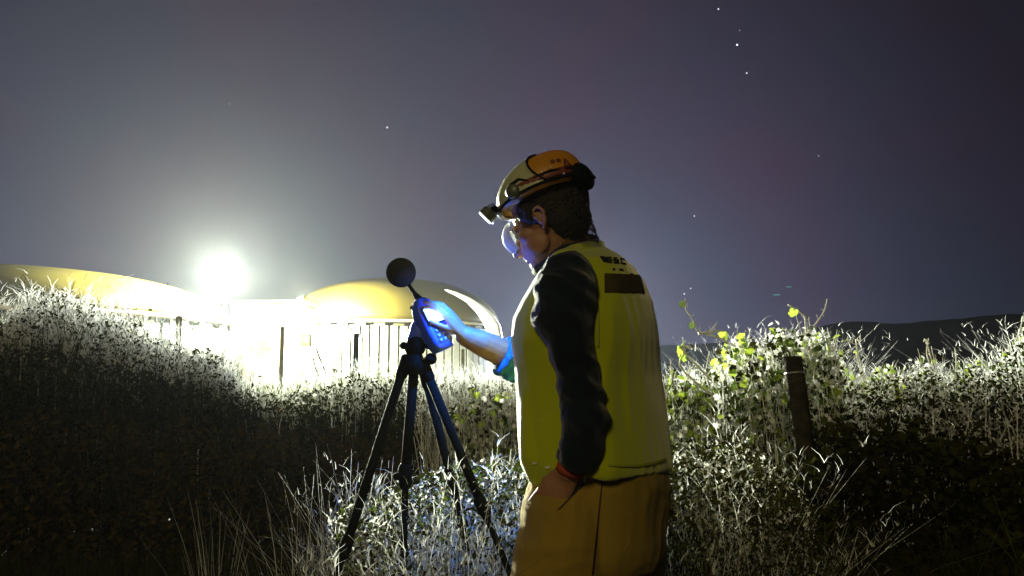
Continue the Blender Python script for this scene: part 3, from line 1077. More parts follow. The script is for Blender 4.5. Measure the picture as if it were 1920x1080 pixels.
# clear eye shield below the peak, a thin curved shell
V, F = [], []
SC = hp(.080, 0, .002)
na, nb = 17, 12
for lay in (0, .0022):
    for i in range(nb):
        u = R(44) - R(100) * i / (nb - 1)
        for j in range(na):
            a = -R(78) + R(156) * j / (na - 1)
            rx, ry, rz = .060 - lay, .066 - lay, .050 - lay
            V.append(SC + HM @ Vector((rx * math.cos(u) * math.cos(a), ry * math.cos(u * .8) * math.sin(a), rz * math.sin(u) - .006)))
for i in range(nb - 1):
    for j in range(na - 1):
        a = i * na + j
        F.append((a, a + 1, a + na + 1, a + na))
        b = a + na * nb
        F.append((b, b + na, b + na + 1, b + 1))
shield = mk('eye_shield', V, F, M['shield'], person)
shield['label'] = 'pale clear eye shield below the helmet front'

lamp('SPOT', lc + la * .035, 78, (.002, .19, 1.0), target=P(878, 618, 2.39), spot=R(52), blend=.5, size=.012)

# ------------------------------------------------------------------ sound level meter and tripod
TY = 2.36
meter = empty('sound_level_meter', tuple(P(790, 650, TY)), label='blue lit handheld meter in the hand, mounted on the tripod head', cat='sound meter')
ma, mb_ = P(785, 560, TY), P(832, 656, TY)
md = (mb_ - ma).normalized()
mn = Vector((.60, -.50, .0)); mn = (mn - md * mn.dot(md)).normalized()       # its face, towards the worker
ms = md.cross(mn).normalized()
rs = []
for t, w_, h_ in ((0, .012, .010), (.04, .022, .016), (.16, .038, .022), (.30, .044, .026), (.62, .045, .028), (.85, .042, .027), (1.0, .034, .022)):
    c = ma.lerp(mb_, t)
    ring = []
    for k in range(24):
        th = 2 * math.pi * k / 24
        cx, sx = math.cos(th), math.sin(th)
        ring.append(c + ms * math.copysign(abs(cx) ** .5, cx) * w_ + mn * math.copysign(abs(sx) ** .5, sx) * h_)
    rs.append(ring)
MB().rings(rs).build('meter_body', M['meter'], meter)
Mx = Matrix((md, ms, mn)).transposed()
MB().box(ma.lerp(mb_, .38) + mn * .0285, (.050, .060, .002), Mx).build('screen', M['screen'], meter, smooth=False)
MB().box(ma.lerp(mb_, .38) + mn * .0270, (.060, .070, .002), Mx).build('screen_frame', M['black'], meter, smooth=False)
for i in range(3):
    for j in range(3):
        MB().box(ma.lerp(mb_, .66 + .09 * i) + mn * .029 + ms * (.018 * (j - 1)), (.009, .012, .004), Mx).build('button', M['button'], meter, bevel=.001)
# battery grip and mounting block below, down to the head
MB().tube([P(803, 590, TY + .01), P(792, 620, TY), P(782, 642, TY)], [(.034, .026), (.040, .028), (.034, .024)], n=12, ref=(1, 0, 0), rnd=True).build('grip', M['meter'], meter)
MB().tube([P(762, 527, TY), P(771, 541, TY), P(778, 552, TY), P(788, 563, TY)], [.0055, .0058, .008, .012], n=12).build('microphone_stalk', M['black'], meter)
MB().tube([P(776, 577, TY), P(773, 577, TY - .01)], [.010, .008], n=12, rnd=True).build('side_knob', M['black'], meter)
wb = MB().ell(P(752, 511, TY), (.0455,) * 3, n=72, m=44)
wc = P(752, 511, TY)
wb.v = [wc + (v - wc) * random.uniform(.985, 1.012) for v in wb.v]
ws = wb.build('windscreen', M['foam'], meter)
ws['label'] = 'black foam ball windscreen'
lamp('POINT', ma.lerp(mb_, .42) + mn * .055, 3.2, (.06, .14, 1.0), size=.03)
lamp('SPOT', ma.lerp(mb_, .42) + mn * .045, 15, (.06, .10, 1.0), target=hp(.05, 0, .0), spot=R(34), blend=.8, size=.02)

tri = empty('tripod', (P(776, 700, TY).x, TY, 0), label='black tripod with centre pole standing in the grass before the worker', cat='tripod')
tx = P(776, 700, TY).x
zc = P(776, 665, TY).z
MB().tube([P(784, 640, TY), P(778, 652, TY)], [.030, .032], n=14, rnd=True).build('mount_plate', M['black'], tri)
MB().tube([P(778, 652, TY), (tx, TY, zc)], [.026, .022], n=14, rnd=True).build('pan_head', M['black'], tri)
for (x, y, r_) in ((757, 648, .012), (760, 672, .014), (808, 673, .018), (802, 648, .011)):
    k = MB().tube([P(x, y, TY - .012), P(x, y, TY + .012)], [r_, r_], n=16, rnd=True).build('locking_knob', M['black'], tri)
    MB().tube([P(x, y, TY), P(779, y, TY)], [.006, .006], n=8).build('shaft', M['metal'], k)
MB().tube([(tx, TY, zc), (tx, TY, zc - .06)], [.026, .034], n=16).build('crown', M['black'], tri)
zk = P(757, 893, TY).z
xk = P(760, 893, TY).x
xb = P(748, 1420, TY).x
MB().tube([(tx, TY, zc - .04), (xk, TY, zk)], [.0155, .0155], n=14).build('centre_pole', M['black'], tri)
MB().tube([(xk, TY, zk), (xb, TY, 0)], [.0105, .009], n=12).build('lower_pole', M['black'], tri)
MB().tube([(xk, TY, zk + .022), (xk, TY, zk - .022)], [.022, .020], n=14, rnd=True).build('pole_clamp', M['black'], tri)
MB().tube([P(770, 893, TY - .02), P(745, 893, TY - .02)], [.006, .012], n=10, rnd=True).build('clamp_screw', M['black'], tri)
for i, (top, foot, ck) in enumerate(((P(755, 695, TY), Vector((P(776, 700, TY).x - .385, TY - .16, 0)), .42), (P(801, 700, TY), Vector((tx + .56, TY - .06, 0)), .33), (P(800, 715, TY + .02), Vector((tx + .30, TY + .42, 0)), .40))):
    c = top.lerp(foot, ck)
    d = (foot - top).normalized()
    side = d.cross(UP).normalized()
    lg = MB().tube([top - d * .02, c], [.0145, .0135], n=12).build('leg', M['black'], tri)
    MB().tube([c, foot], [.0095, .0085], n=12).build('lower_tube', M['black_strap'], lg)
    MB().tube([c - d * .025, c + d * .02], [.019, .018], n=12, rnd=True).build('leg_clamp', M['black'], lg)
    MB().tube([foot - d * .03, foot], [.013, .010], n=10, rnd=True).build('rubber_foot', M['black'], lg)
    MB().tube([top - d * .03, top + d * .015], [.018, .018], n=10, rnd=True).build('hinge', M['black'], lg)

# ------------------------------------------------------------------ vegetation
def PX(px, Y):      # world x of a photo column at distance Y (near the horizon row)
    return (px - 960) / FPX * Y / (cp - (540 - 700) / FPX * sp_)


def zrow(py, Y):    # vectorised height of a photo row at distance Y
    b = (540 - np.asarray(py, float)) / FPX
    return CAMZ + (sp_ + b * cp) / (cp - b * sp_) * Y


def blades(base, h, lean, width, yaw, curve=2.0, segs=3, tip=.12):
    """flat tapering blades; base (n,3) h (n) lean (n,2) width (n) yaw (n)"""
    n = len(h)
    side = np.stack([np.cos(yaw), np.sin(yaw), np.zeros(n)], 1)
    V = []
    ts = np.linspace(0, 1, segs + 1)
    for t in ts:
        c = base.copy()
        c[:, 2] += h * (t - .12 * t * t * np.hypot(lean[:, 0], lean[:, 1]))
        c[:, :2] += lean * (h * t ** curve)[:, None]
        w = (width * (1 - (1 - tip) * t ** 1.5))[:, None] * .5
        V += [c - side * w, c + side * w]
    V = np.stack(V, 1)                      # n, 2*(segs+1), 3
    k = 2 * (segs + 1)
    o = (np.arange(n) * k)[:, None]
    F = np.concatenate([o + np.array([2 * s, 2 * s + 1, 2 * s + 3, 2 * s + 2]) for s in range(segs)])
    return V.reshape(-1, 3), F


def cards(c, size, g, up=.0, aspect=.6):
    """small bent leaves: two triangles each, random facing"""
    n = len(c)
    a = g.normal(size=(n, 3))
    a[:, 2] += up
    a /= np.linalg.norm(a, axis=1)[:, None]
    b = np.cross(a, g.normal(size=(n, 3)))
    b /= np.linalg.norm(b, axis=1)[:, None]
    nn = np.cross(a, b)
    s = size[:, None]
    V = np.stack([c - a * s * .5, c + b * s * .5 * aspect + nn * s * .1, c + a * s * .5, c - b * s * .5 * aspect + nn * s * .1], 1)
    o = (np.arange(n) * 4)[:, None]
    F = np.concatenate([o + np.array([0, 1, 2]), o + np.array([0, 2, 3])])
    return V.reshape(-1, 3), F


def merge(parts):
    Vs, Fs, n = [], {}, 0
    for V, F in parts:
        Vs.append(V)
        Fs.setdefault(F.shape[1], []).append(F + n)
        n += len(V)
    return np.concatenate(Vs), [np.concatenate(f) for f in Fs.values()]


def line(ctrl):
    x = np.array([c[0] for c in ctrl], float)
    y = np.array([c[1] for c in ctrl], float)
    return lambda q: np.interp(q, x, y)


# palmate vine leaf (shared by every vine)
def leaf_shape(lobes=5, seed=0):
    g = np.random.default_rng(seed)
    V = [(0, 0, 0)]
    n = lobes * 4
    for i in range(n + 1):
        t = i / n
        a = math.radians(-205) + t * math.radians(230 + 0)
        a = math.radians(-70) + t * math.radians(320)
        r = .55 + .22 * abs(math.sin(t * lobes * math.pi)) ** .7 + (.12 if .38 < t < .62 else 0) + g.normal() * .025
        x, y = r * math.cos(a), r * math.sin(a) + .25
        V.append((x, y, .12 * abs(x) - .18 * (x * x + y * y) + g.normal() * .02))
    F = [(0, i, i + 1) for i in range(1, n + 1)]
    V = np.array(V)
    return V, np.array(F)


LEAVES = [leaf_shape(5, s) for s in range(3)]
LEAF_ME = {}


def leaf_mesh(i, mat):
    if (i, mat) not in LEAF_ME:
        V, F = LEAVES[i]
        me = bpy.data.meshes.new('leaf')
        me.from_pydata([tuple(v) for v in V], [], [tuple(int(q) for q in f) for f in F])
        me.materials.append(M[mat])
        LEAF_ME[(i, mat)] = me
    return LEAF_ME[(i, mat)]


def rotmats(n, g, droop=.6):
    """random frames with the leaf blade roughly facing out/up and its tip hanging"""
    tipd = g.normal(size=(n, 3)) * .7
    tipd[:, 2] -= droop
    tipd /= np.linalg.norm(tipd, axis=1)[:, None]
    nn = g.normal(size=(n, 3))
    nn[:, 2] += .6
    nn -= tipd * (nn * tipd).sum(1)[:, None]
    nn /= np.linalg.norm(nn, axis=1)[:, None]
    xx = np.cross(tipd, nn)
    return np.stack([xx, tipd, nn], 2)


def leaves_np(pos, size, g, droop=.6):
    out = []
    Rm = rotmats(len(pos), g, droop)
    w = g.integers(0, 3, len(pos))
    for k in range(3):
        q = np.where(w == k)[0]
        if len(q) == 0: continue
        V, F = LEAVES[k]
        W = np.einsum('nij,vj->nvi', Rm[q], V) * size[q][:, None, None] + pos[q][:, None, :]
        out.append((W.reshape(-1, 3), (F[None] + (np.arange(len(q)) * len(V))[:, None, None]).reshape(-1, 3)))
    return out


g = np.random.default_rng(21)

# ---- left bank of tall weeds: dark leafy body ...
D = line([(-300, 700), (0, 688), (60, 668), (150, 690), (230, 706), (330, 735), (400, 738), (440, 760), (520, 772), (600, 775), (700, 765), (760, 772), (800, 800)])
T = line([(-300, 600), (-60, 600), (0, 592), (40, 565), (80, 540), (110, 528), (140, 548), (180, 568), (240, 590), (300, 618), (360, 640), (400, 642), (425, 672), (450, 705), (520, 722), (560, 712), (620, 690), (660, 672), (720, 688), (760, 700), (830, 690)])


def body(name, mat, n, x0, x1, y0, y1, top, sz, lab, g, under=.35, rag=14, cat='undergrowth', **k):
    px = g.uniform(x0, x1, n)
    Y = g.uniform(y0, y1, n)
    Y0 = (y0 + y1) / 2
    lump = rag * (np.sin(px * .045 + Y * 3) + .7 * np.sin(px * .11 + 1 + Y * 5) + .6 * np.sin(px * .27 + 2 + Y * 9) + .5 * np.sin(px * .6 + Y * 14))
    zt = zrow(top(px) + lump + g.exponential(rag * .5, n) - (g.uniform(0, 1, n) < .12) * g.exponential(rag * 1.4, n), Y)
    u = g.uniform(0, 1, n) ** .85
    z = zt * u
    c = np.stack([PX(px, Y), Y, z], 1)
    V, F = cards(c, g.uniform(sz[0], sz[1], n), g)
    o = mk_np(name, V, [F], M[mat])
    return tag(o, label=lab, cat=cat, kind='stuff', **k)


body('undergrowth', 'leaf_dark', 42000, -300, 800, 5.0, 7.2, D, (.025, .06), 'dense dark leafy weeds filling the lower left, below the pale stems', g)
body('undergrowth', 'leaf_dark', 22000, -420, 820, 5.3, 6.8, line([(-420, 725), (-300, 720), (0, 708), (60, 690), (150, 710), (230, 726), (330, 755), (400, 758), (440, 780), (520, 792), (820, 792)]), (.06, .13), 'broad dark leaves added deep inside the left weed bank to block lamp light', g)  # unseen filler, stops lamp light leaking through the bank
body('undergrowth', 'leaf_brown', 26000, -300, 760, 4.3, 5.4, line([(-300, 790), (0, 770), (200, 790), (400, 800), (760, 830)]), (.02, .05), 'dark brown dry weeds in the lower left foreground', g)


# ---- ... and the upper fringe of upright stems with side twigs
def fringe(name, mat, n, x0, x1, y0, y1, top, bot, wd, lab, g, twigs=8, lean=.17, pw=.55, cat='weeds', twl=(.02, .07), **k):
    px = g.uniform(x0, x1, n)
    Y = g.uniform(y0, y1, n)
    zt = zrow(top(px) + 10 * np.sin(px * .09) + 6 * np.sin(px * .31), Y)
    zb = zrow(bot(px) + 10 + g.exponential(60, n), Y)
    zb = np.maximum(zb, 0)
    zm = zrow(bot(px), Y)
    h = (zm - zb) + np.maximum(zt - zm, .02) * (.15 + .90 * g.uniform(0, 1, n) ** pw)
    h = np.maximum(h, .05)
    base = np.stack([PX(px, Y), Y, zb], 1)
    ln = g.normal(size=(n, 2)) * lean
    w = g.uniform(*wd, n)
    parts = [blades(base, h, ln, w, g.uniform(0, math.pi, n))]
    if twigs:
        t = g.uniform(.35, 1, (n, twigs))
        b = np.repeat(base, twigs, 0)
        tt, hh_, ll = t.ravel(), np.repeat(h, twigs), np.repeat(ln, twigs, 0)
        b[:, 2] += hh_ * tt
        b[:, :2] += ll * (hh_ * tt ** 2)[:, None]
        m = n * twigs
        parts.append(blades(b, g.uniform(*twl, m), g.normal(size=(m, 2)) * .8, np.repeat(w, twigs) * .8, g.uniform(0, math.pi, m), curve=1.6, segs=2, tip=.25))
    V, F = merge(parts)
    return tag(mk_np(name, V, F, M[mat]), label=lab, cat=cat, kind='stuff', **k)


fringe('tall_weeds', 'straw_pale', 1900, -300, 440, 5.0, 7.4, T, D, (.005, .009), 'pale upright dry stems standing over the dark weeds on the left', g, twigs=15, lean=.26, twl=(.025, .10))
fringe('tall_weeds', 'leaf_dark', 1900, -300, 440, 4.9, 7.4, T, D, (.004, .008), 'dark upright stems among the pale stems on the left', g, twigs=10, lean=.24)
fringe('tall_weeds', 'straw_pale', 1700, 400, 990, 5.2, 8.4, line([(400, 680), (450, 700), (520, 718), (560, 712), (620, 695), (660, 675), (720, 690), (760, 705), (800, 695), (990, 700)]), line([(400, 750), (520, 770), (700, 765), (990, 790)]), (.005, .009),
       'pale dry stems in front of the white building and panelled tank wall', g)
fringe('tall_weeds', 'leaf_mid', 1500, 400, 990, 5.2, 8.4, line([(400, 680), (450, 705), (520, 722), (620, 700), (660, 680), (720, 690), (800, 700), (990, 705)]), line([(400, 750), (520, 770), (700, 765), (990, 790)]), (.005, .009),
       'green stems in front of the white building and panelled tank wall', g)
# field behind, seen in the gaps
fringe('field_weeds', 'straw', 5000, -100, 2100, 9, 34, line([(-100, 735), (2100, 735)]), line([(-100, 900), (2100, 900)]), (.008, .020), 'far pale field weeds between the posts and the tanks', g, twigs=3, twl=(.04, .12))
body('field_weeds', 'leaf_dark', 30000, -200, 2200, 8.6, 32, line([(-200, 742), (2200, 738)]), (.06, .18), 'far dark green field weeds beyond the vines', g, rag=5)
body('undergrowth', 'leaf_dark', 15000, 740, 1260, 5.0, 7.6, line([(740, 760), (850, 745), (990, 770), (1260, 730)]), (.025, .06), 'dark leafy weeds behind the tripod and worker', g)
fringe('tall_weeds', 'straw_pale', 900, 790, 1000, 4.6, 7.6, line([(790, 660), (860, 690), (1000, 690)]), line([(790, 830), (1000, 830)]), (.003, .006), 'pale stems beneath the outstretched forearm', g, twigs=9)




def speckle(name, mat, n, x0, x1, y0, y1, top, bot, sz, lab, g, pw=.9):
    px = g.uniform(x0, x1, n)
    Y = g.uniform(y0, y1, n)
    zt, zb = zrow(top(px) + 8 + 12 * np.abs(np.sin(px * .11 + Y * 4)), Y), zrow(bot(px), Y)
    z = np.maximum(zb + (zt - zb) * g.uniform(0, 1, n) ** pw, .02)
    V, F = cards(np.stack([PX(px, Y), Y, z], 1), g.uniform(*sz, n), g, aspect=.5)
    return tag(mk_np(name, V, [F], M[mat]), label=lab, cat='weeds', kind='stuff')


Tm = line([(400, 690), (450, 715), (520, 730), (620, 705), (660, 685), (720, 700), (1000, 700)])
Dm = line([(400, 760), (520, 775), (700, 780), (1000, 800)])
speckle('seed_heads', 'straw_pale', 9000, -300, 440, 4.9, 7.4, T, D, (.016, .036), 'pale small leaves and seed heads over the left weeds', g)
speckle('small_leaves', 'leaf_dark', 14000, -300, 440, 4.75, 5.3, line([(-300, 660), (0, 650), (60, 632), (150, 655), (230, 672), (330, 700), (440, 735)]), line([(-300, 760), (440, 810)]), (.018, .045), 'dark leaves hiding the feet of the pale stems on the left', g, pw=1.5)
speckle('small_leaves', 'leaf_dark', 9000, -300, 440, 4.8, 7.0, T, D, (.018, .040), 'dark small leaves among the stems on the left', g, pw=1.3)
speckle('seed_heads', 'straw_pale', 5000, 400, 1000, 5.0, 8.0, Tm, Dm, (.016, .034), 'pale small leaves in front of the panelled tank wall', g)
speckle('small_leaves', 'leaf_dark', 9000, 400, 1000, 4.9, 7.6, Tm, Dm, (.018, .040), 'dark small leaves in front of the panelled tank wall', g, pw=1.3)

# ---- grasses around the tripod
def grass(name, mat, n, x0, x1, y0, y1, top, wd, lab, g, lean=.22, lo=.35, **k):
    px = g.uniform(x0, x1, n)
    Y = g.uniform(y0, y1, n)
    zt = np.maximum(zrow(top(px), Y), .06)
    clump = .82 + .18 * np.sin(px * .07 + 3 * np.sin(Y * 5)) * np.sin(px * .19 + Y * 7)
    h = zt * g.uniform(lo, 1.05, n) * clump
    base = np.stack([PX(px, Y), Y, np.full(n, -.02)], 1)
    V, F = blades(base, h, g.normal(size=(n, 2)) * lean, g.uniform(*wd, n), g.uniform(0, math.pi, n), curve=2.2, segs=4)
    return tag(mk_np(name, V, [F], M[mat]), label=lab, cat='grass', kind='stuff', **k)


GT = line([(500, 1010), (560, 960), (640, 930), (700, 920), (760, 900), (800, 870), (860, 850), (940, 850), (1000, 870), (1100, 900)])
fringe('branching_weeds', 'straw_pale', 800, 640, 1010, 2.3, 3.9, GT, line([(600, 1300), (1100, 1300)]), (.003, .0055), 'pale branching weeds between the tripod legs', g, twigs=18, lean=.30, pw=.8, twl=(.012, .05))
speckle('seed_heads', 'straw_pale', 4500, 1225, 1520, 2.6, 3.9, line([(1225, 820), (1400, 810), (1520, 930)]), line([(1200, 1250), (1600, 1250)]), (.009, .020), 'pale tiny leaves on the weeds right of the worker', g)
speckle('seed_heads', 'straw_pale', 5500, 620, 1010, 2.3, 3.9, GT, line([(600, 1250), (1100, 1250)]), (.008, .018), 'pale tiny leaves on the weeds between the tripod legs', g)
fringe('branching_weeds', 'straw_pale', 420, 1225, 1520, 2.6, 3.9, line([(1225, 820), (1400, 810), (1520, 930)]), line([(1200, 1300), (1600, 1300)]), (.003, .0055), 'pale branching weeds right of the worker', g, twigs=18, lean=.30, pw=.8, twl=(.012, .05))
speckle('small_leaves', 'leaf_dark', 14000, 640, 1560, 2.3, 3.9, line([(500, 1010), (560, 960), (700, 920), (800, 870), (940, 850), (1100, 860), (1225, 820), (1400, 810), (1520, 930)]), line([(600, 1250), (1600, 1250)]), (.014, .034), 'dark small leaves on the near weeds', g)
speckle('small_leaves', 'leaf_mid', 5000, 640, 1010, 2.3, 3.9, GT, line([(600, 1250), (1100, 1250)]), (.010, .024), 'green small leaves on the weeds between the tripod legs', g)
grass('dry_grass', 'straw_pale', 2000, 740, 1030, 2.0, 3.6, GT, (.0015, .0035), 'pale dry grass between the tripod legs', g)
grass('green_grass', 'leaf_dark', 2600, 620, 1040, 2.0, 4.0, GT, (.003, .007), 'dark green grass around the tripod feet', g)
grass('dry_grass', 'straw', 900, 1225, 1540, 2.3, 3.6, line([(1225, 860), (1570, 880)]), (.0015, .003), 'thin pale grass right of the worker', g, lean=.5)
grass('green_grass', 'leaf_dark', 9000, 1180, 2150, 2.1, 4.0, line([(1180, 880), (1500, 900), (2150, 930)]), (.004, .009), 'dark low grass in the lower right corner', g)
grass('green_grass', 'leaf_dark', 9000, -250, 620, 2.1, 4.4, line([(-250, 985), (300, 985), (620, 965)]), (.004, .009), 'dark low grass in the lower left corner', g)


def tuft(x, ytop, Y, n, spread, label, mat='straw_pale', fan=.35):
    b = Vector((PX(x, Y), Y, 0))
    root = empty('grass_tuft', tuple(b), label=label, cat='grass tuft')
    zt = float(zrow(ytop, Y))
    for m_, q, nm in ((mat, 1.0, 'pale_blades'), ('leaf_mid', .7, 'green_blades')):
        base = np.array(b)[None] + np.stack([g.normal(size=n) * spread, g.normal(size=n) * spread, np.zeros(n)], 1)
        off = (base[:, :2] - np.array(b)[None, :2]) / max(spread, .01)
        V, F = blades(base, zt * q * g.uniform(.55, 1.05, n), off * fan * .35 + g.normal(size=(n, 2)) * fan * .4, g.uniform(.0022, .0045, n), g.uniform(0, math.pi, n), segs=4)
        tag(mk_np(nm, V, [F], M[m_], root), kind='stuff')


tuft(418, 918, 3.0, 42, .035, 'small pale grass tuft alone in the dark lower left')
tuft(565, 885, 3.0, 46, .05, 'pale grass tuft left of the tripod, leftmost of the row')
tuft(668, 845, 2.9, 90, .07, 'tall spiky pale grass tuft against the left tripod leg')
tuft(728, 868, 2.8, 60, .05, 'grass tuft between left tripod leg and centre pole')
tuft(712, 1035, 2.15, 60, .06, 'low bristly grass tuft at the bottom edge left of the centre pole')
tuft(990, 1030, 2.0, 40, .03, 'pale grass stalks against the front of the tan trousers')


# ---- grapevines
def vine(x, Y, paths, top, x0, x1, nleaf, nstuff, label, seed, lime=.5, dy=.5, low=.35, szs=(.022, .040)):
    g = np.random.default_rng(seed)
    b = Vector((PX(x, Y), Y, 0))
    root = empty('grapevine', tuple(b), label=label, cat='vine', group='vines in the rows')
    hz = float(zrow(top(x), Y)) * .62
    tp = [b + Vector((.02 * math.sin(i * 1.3 + seed), .02 * math.cos(i * 2.1), hz * i / 6)) for i in range(7)]
    MB().tube(tp, [.026, .022, .021, .019, .020, .018, .022], n=9, rnd=True).build('trunk', M['wood'], root)
    canes = []
    for pth in paths:
        pts = [P(px_, py_, Y + dy_) for px_, py_, dy_ in pth]
        pts = [Vector(tp[-1])] + pts if pth[0][1] > 640 else pts
        canes.append((pts, .0042))
    nc = max(6, int((x1 - x0) / 11))
    for i in range(nc):
        xx = x0 + (x1 - x0) * (i + g.uniform(0, 1)) / nc
        yt = float(top(xx)) + g.uniform(-30, 16)
        y2 = g.uniform(-dy, dy)
        e_ = P(xx, yt, Y + y2)
        s0 = tp[-1].lerp(Vector((e_.x, e_.y, tp[-1].z)), g.uniform(.3, .9))
        mid = s0.lerp(e_, .5) + Vector((g.normal() * .04, g.normal() * .04, .03))
        canes.append(([s0, mid, e_], .0036))
    for ci, (pts, r_) in enumerate(canes):
        if ci < len(paths): r_ = .0062
        # smooth the cane
        q = []
        for i in range(len(pts) - 1):
            p0, p1, p2, p3 = pts[max(i - 1, 0)], pts[i], pts[i + 1], pts[min(i + 2, len(pts) - 1)]
            for s in range(4):
                t = s / 4
                q.append(.5 * ((2 * p1) + (p2 - p0) * t + (2 * p0 - 5 * p1 + 4 * p2 - p3) * t * t + (-p0 + 3 * p1 - 3 * p2 + p3) * t ** 3))
        q.append(pts[-1])
        k = len(q)
        mbb = MB().tube(q, [r_ * (1 - .5 * i / k) for i in range(k)], n=6)
        for i in range(2, k - 1, 2):     # nodes and tendrils
            d = Vector(g.normal(size=3)).normalized()
            mbb.tube([q[i], q[i] + d * .018, q[i] + d * .026 + UP * .010], [.0018, .0012, .0008], n=5)
        mbb.build('cane', M['cane'], root)
    # singly built leaves: along the canes first, then over the near side
    pos = []
    for ci, (pts, r_) in enumerate(canes):
        for i in range(1, len(pts)):
            if ci < len(paths) and (i < len(pts) - 3 or g.uniform() < .5): continue
            for t in g.uniform(0, 1, 1 if ci < len(paths) else 2):
                pos.append(np.array(pts[i - 1].lerp(pts[i], t)) + g.normal(size=3) * .012)
    g.shuffle(pos)
    pos = pos[:nleaf // 2 + len(paths) * 4]
    while len(pos) < nleaf:
        xx = g.uniform(x0, x1)
        y2 = Y - dy * g.uniform(.2, 1.1)
        zt = float(zrow(top(xx) + 10, y2))
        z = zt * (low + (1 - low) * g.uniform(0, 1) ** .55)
        pos.append(np.array([PX(xx, y2), y2, z]))
    pos = np.array(pos[:nleaf])
    Rm = rotmats(len(pos), g)
    for i in range(len(pos)):
        mat = 'leaf_lime' if g.uniform() < lime else 'leaf_mid'
        o = bpy.data.objects.new('leaf', leaf_mesh(int(g.integers(0, 3)), mat))
        s = g.uniform(*szs)
        mm = Matrix([list(r) for r in Rm[i]]).to_4x4()
        o.matrix_world = Matrix.Translation(Vector(pos[i]) - b) @ mm @ Matrix.Scale(s, 4)
        o.parent = root
        C.objects.link(o)
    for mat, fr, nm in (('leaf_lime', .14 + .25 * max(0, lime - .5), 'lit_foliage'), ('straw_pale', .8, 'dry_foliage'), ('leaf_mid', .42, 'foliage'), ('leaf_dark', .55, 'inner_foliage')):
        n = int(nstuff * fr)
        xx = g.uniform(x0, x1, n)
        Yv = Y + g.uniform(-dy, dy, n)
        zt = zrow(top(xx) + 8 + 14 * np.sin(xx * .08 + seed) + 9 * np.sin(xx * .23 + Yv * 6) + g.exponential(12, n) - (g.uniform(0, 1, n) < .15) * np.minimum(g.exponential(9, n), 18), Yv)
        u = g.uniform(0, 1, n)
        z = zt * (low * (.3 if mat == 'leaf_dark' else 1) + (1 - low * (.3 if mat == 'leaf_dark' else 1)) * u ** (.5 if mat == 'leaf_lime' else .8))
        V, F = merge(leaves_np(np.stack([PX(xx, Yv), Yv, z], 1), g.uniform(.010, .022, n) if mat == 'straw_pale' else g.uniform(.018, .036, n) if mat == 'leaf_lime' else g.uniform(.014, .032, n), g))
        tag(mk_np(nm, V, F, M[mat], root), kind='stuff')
    n = int(nstuff * 1.1)      # fine twigs and tendrils
    xx = g.uniform(x0, x1, n)
    Yv = Y + g.uniform(-dy, dy, n)
    zt = zrow(top(xx) + 6 - np.minimum(g.exponential(8, n), 20), Yv)
    h = g.uniform(.05, .22, n)
    z = np.maximum(zt * (low + (1 - low) * g.uniform(0, 1, n) ** .7) - h, .02)
    V, F = blades(np.stack([PX(xx, Yv), Yv, z], 1), h, g.normal(size=(n, 2)) * .42, g.uniform(.0022, .005, n), g.uniform(0, 3.14, n), segs=3)
    tag(mk_np('fine_twigs', V, [F], M['straw_pale'], root), kind='stuff')
    return root


TR = line([(1200, 690), (1240, 700), (1320, 690), (1360, 655), (1400, 628), (1450, 618), (1500, 614), (1562, 618), (1582, 690), (1600, 712), (1640, 690), (1700, 692), (1740, 672), (1780, 700), (1820, 680), (1860, 684), (1890, 650), (1930, 606), (2100, 590), (2300, 600)])
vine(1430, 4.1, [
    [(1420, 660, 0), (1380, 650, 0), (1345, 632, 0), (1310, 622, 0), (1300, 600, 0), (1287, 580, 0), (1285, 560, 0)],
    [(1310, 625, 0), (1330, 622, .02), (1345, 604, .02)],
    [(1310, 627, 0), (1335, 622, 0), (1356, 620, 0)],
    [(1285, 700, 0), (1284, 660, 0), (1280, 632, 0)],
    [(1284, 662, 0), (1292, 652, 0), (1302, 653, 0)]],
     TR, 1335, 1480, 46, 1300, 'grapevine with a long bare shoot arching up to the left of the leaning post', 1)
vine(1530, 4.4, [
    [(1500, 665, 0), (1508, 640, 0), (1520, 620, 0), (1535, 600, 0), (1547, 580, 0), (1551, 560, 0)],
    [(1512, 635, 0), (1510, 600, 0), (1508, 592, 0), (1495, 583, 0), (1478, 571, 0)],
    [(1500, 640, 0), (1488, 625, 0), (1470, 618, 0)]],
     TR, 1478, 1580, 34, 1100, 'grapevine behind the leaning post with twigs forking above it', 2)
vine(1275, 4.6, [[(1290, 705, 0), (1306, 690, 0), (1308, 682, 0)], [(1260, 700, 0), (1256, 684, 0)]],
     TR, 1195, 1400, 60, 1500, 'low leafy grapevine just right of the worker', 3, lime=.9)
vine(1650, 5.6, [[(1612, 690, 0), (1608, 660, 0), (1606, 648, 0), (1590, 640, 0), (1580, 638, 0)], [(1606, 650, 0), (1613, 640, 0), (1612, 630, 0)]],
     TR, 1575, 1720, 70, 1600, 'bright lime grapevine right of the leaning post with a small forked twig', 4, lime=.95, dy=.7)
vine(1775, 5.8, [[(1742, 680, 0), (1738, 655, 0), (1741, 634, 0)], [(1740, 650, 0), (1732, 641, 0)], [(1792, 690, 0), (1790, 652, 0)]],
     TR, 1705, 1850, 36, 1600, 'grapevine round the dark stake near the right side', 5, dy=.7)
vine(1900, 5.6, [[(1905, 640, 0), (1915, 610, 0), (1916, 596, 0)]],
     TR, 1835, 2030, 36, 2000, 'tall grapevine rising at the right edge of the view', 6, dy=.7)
vine(2150, 5.6, [], TR, 2020, 2250, 0, 900, 'grapevine beyond the right edge of the view', 8, dy=.7)
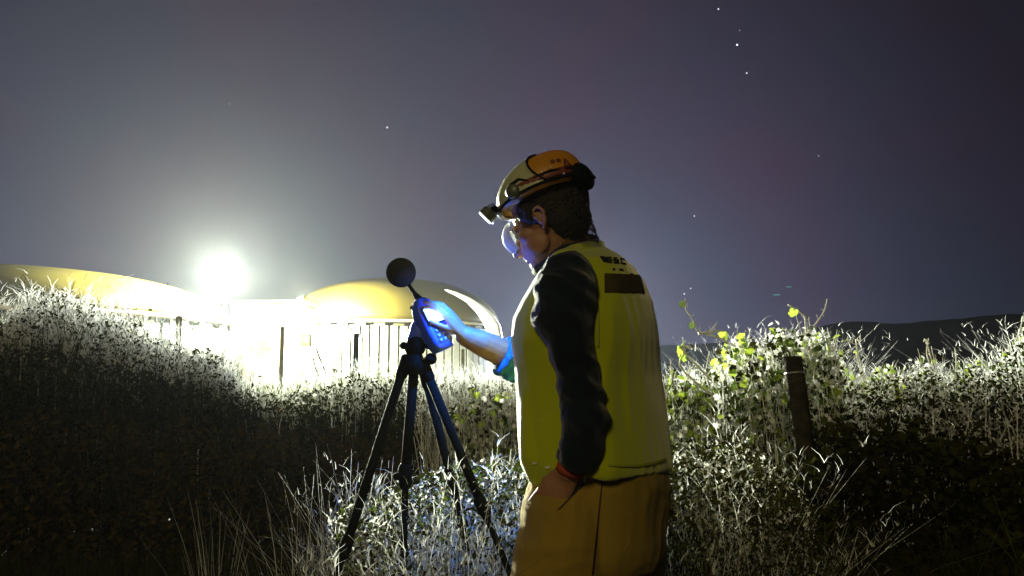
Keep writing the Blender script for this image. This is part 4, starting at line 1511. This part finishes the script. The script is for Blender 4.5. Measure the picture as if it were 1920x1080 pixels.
vine(925, 4.8, [[(900, 770, 0), (880, 735, 0), (865, 720, 0)], [(930, 760, 0), (960, 735, 0), (975, 700, 0)]],
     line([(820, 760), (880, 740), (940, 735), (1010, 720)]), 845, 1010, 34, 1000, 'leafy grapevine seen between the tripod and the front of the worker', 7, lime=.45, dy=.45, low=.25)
speckle('small_leaves', 'leaf_dark', 16000, 1190, 2250, 4.3, 7.0, TR, line([(1190, 800), (1500, 830), (1900, 840), (2250, 830)]), (.018, .045), 'dark small leaves among the vines on the right', g)
speckle('seed_heads', 'straw_pale', 17000, 1190, 2250, 4.4, 7.4, TR, line([(1190, 800), (1500, 830), (1900, 840), (2250, 830)]), (.014, .034), 'pale small dry leaves among the vines on the right', g)
fringe('tall_weeds', 'straw_pale', 2200, 1190, 2200, 4.4, 7.5, TR, line([(1190, 800), (1500, 830), (1900, 850), (2200, 850)]), (.0045, .008), 'fine pale stems among the vines on the right', g, twigs=7, lean=.35, twl=(.02, .06))
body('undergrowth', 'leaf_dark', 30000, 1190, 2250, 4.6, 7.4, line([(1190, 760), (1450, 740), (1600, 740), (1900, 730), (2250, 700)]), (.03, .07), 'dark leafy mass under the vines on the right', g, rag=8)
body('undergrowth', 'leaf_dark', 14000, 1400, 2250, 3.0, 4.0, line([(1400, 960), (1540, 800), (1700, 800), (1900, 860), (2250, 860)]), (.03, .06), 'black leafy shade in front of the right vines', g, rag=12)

# the weed banks go on beyond both edges of the view
TL2 = line([(-1000, 610), (-300, 600)])
body('undergrowth', 'leaf_dark', 26000, -1000, -290, 4.8, 7.0, line([(-1000, 690), (-290, 690)]), (.03, .08), 'dark leafy weeds beyond the left edge of the view', g)
fringe('tall_weeds', 'straw_pale', 1300, -1000, -290, 5.0, 7.2, TL2, line([(-1000, 700), (-290, 700)]), (.005, .009), 'pale dry stems beyond the left edge of the view', g, twigs=12, lean=.26, twl=(.025, .10))
body('undergrowth', 'leaf_dark', 20000, 2200, 3100, 4.6, 7.4, line([(2200, 640), (3100, 660)]), (.03, .08), 'dark leafy weeds beyond the right edge of the view', g)
fringe('tall_weeds', 'straw_pale', 900, 2200, 3100, 4.6, 7.2, line([(2200, 600), (3100, 620)]), line([(2200, 760), (3100, 760)]), (.005, .009), 'pale dry stems beyond the right edge of the view', g, twigs=12, lean=.3, twl=(.025, .10))
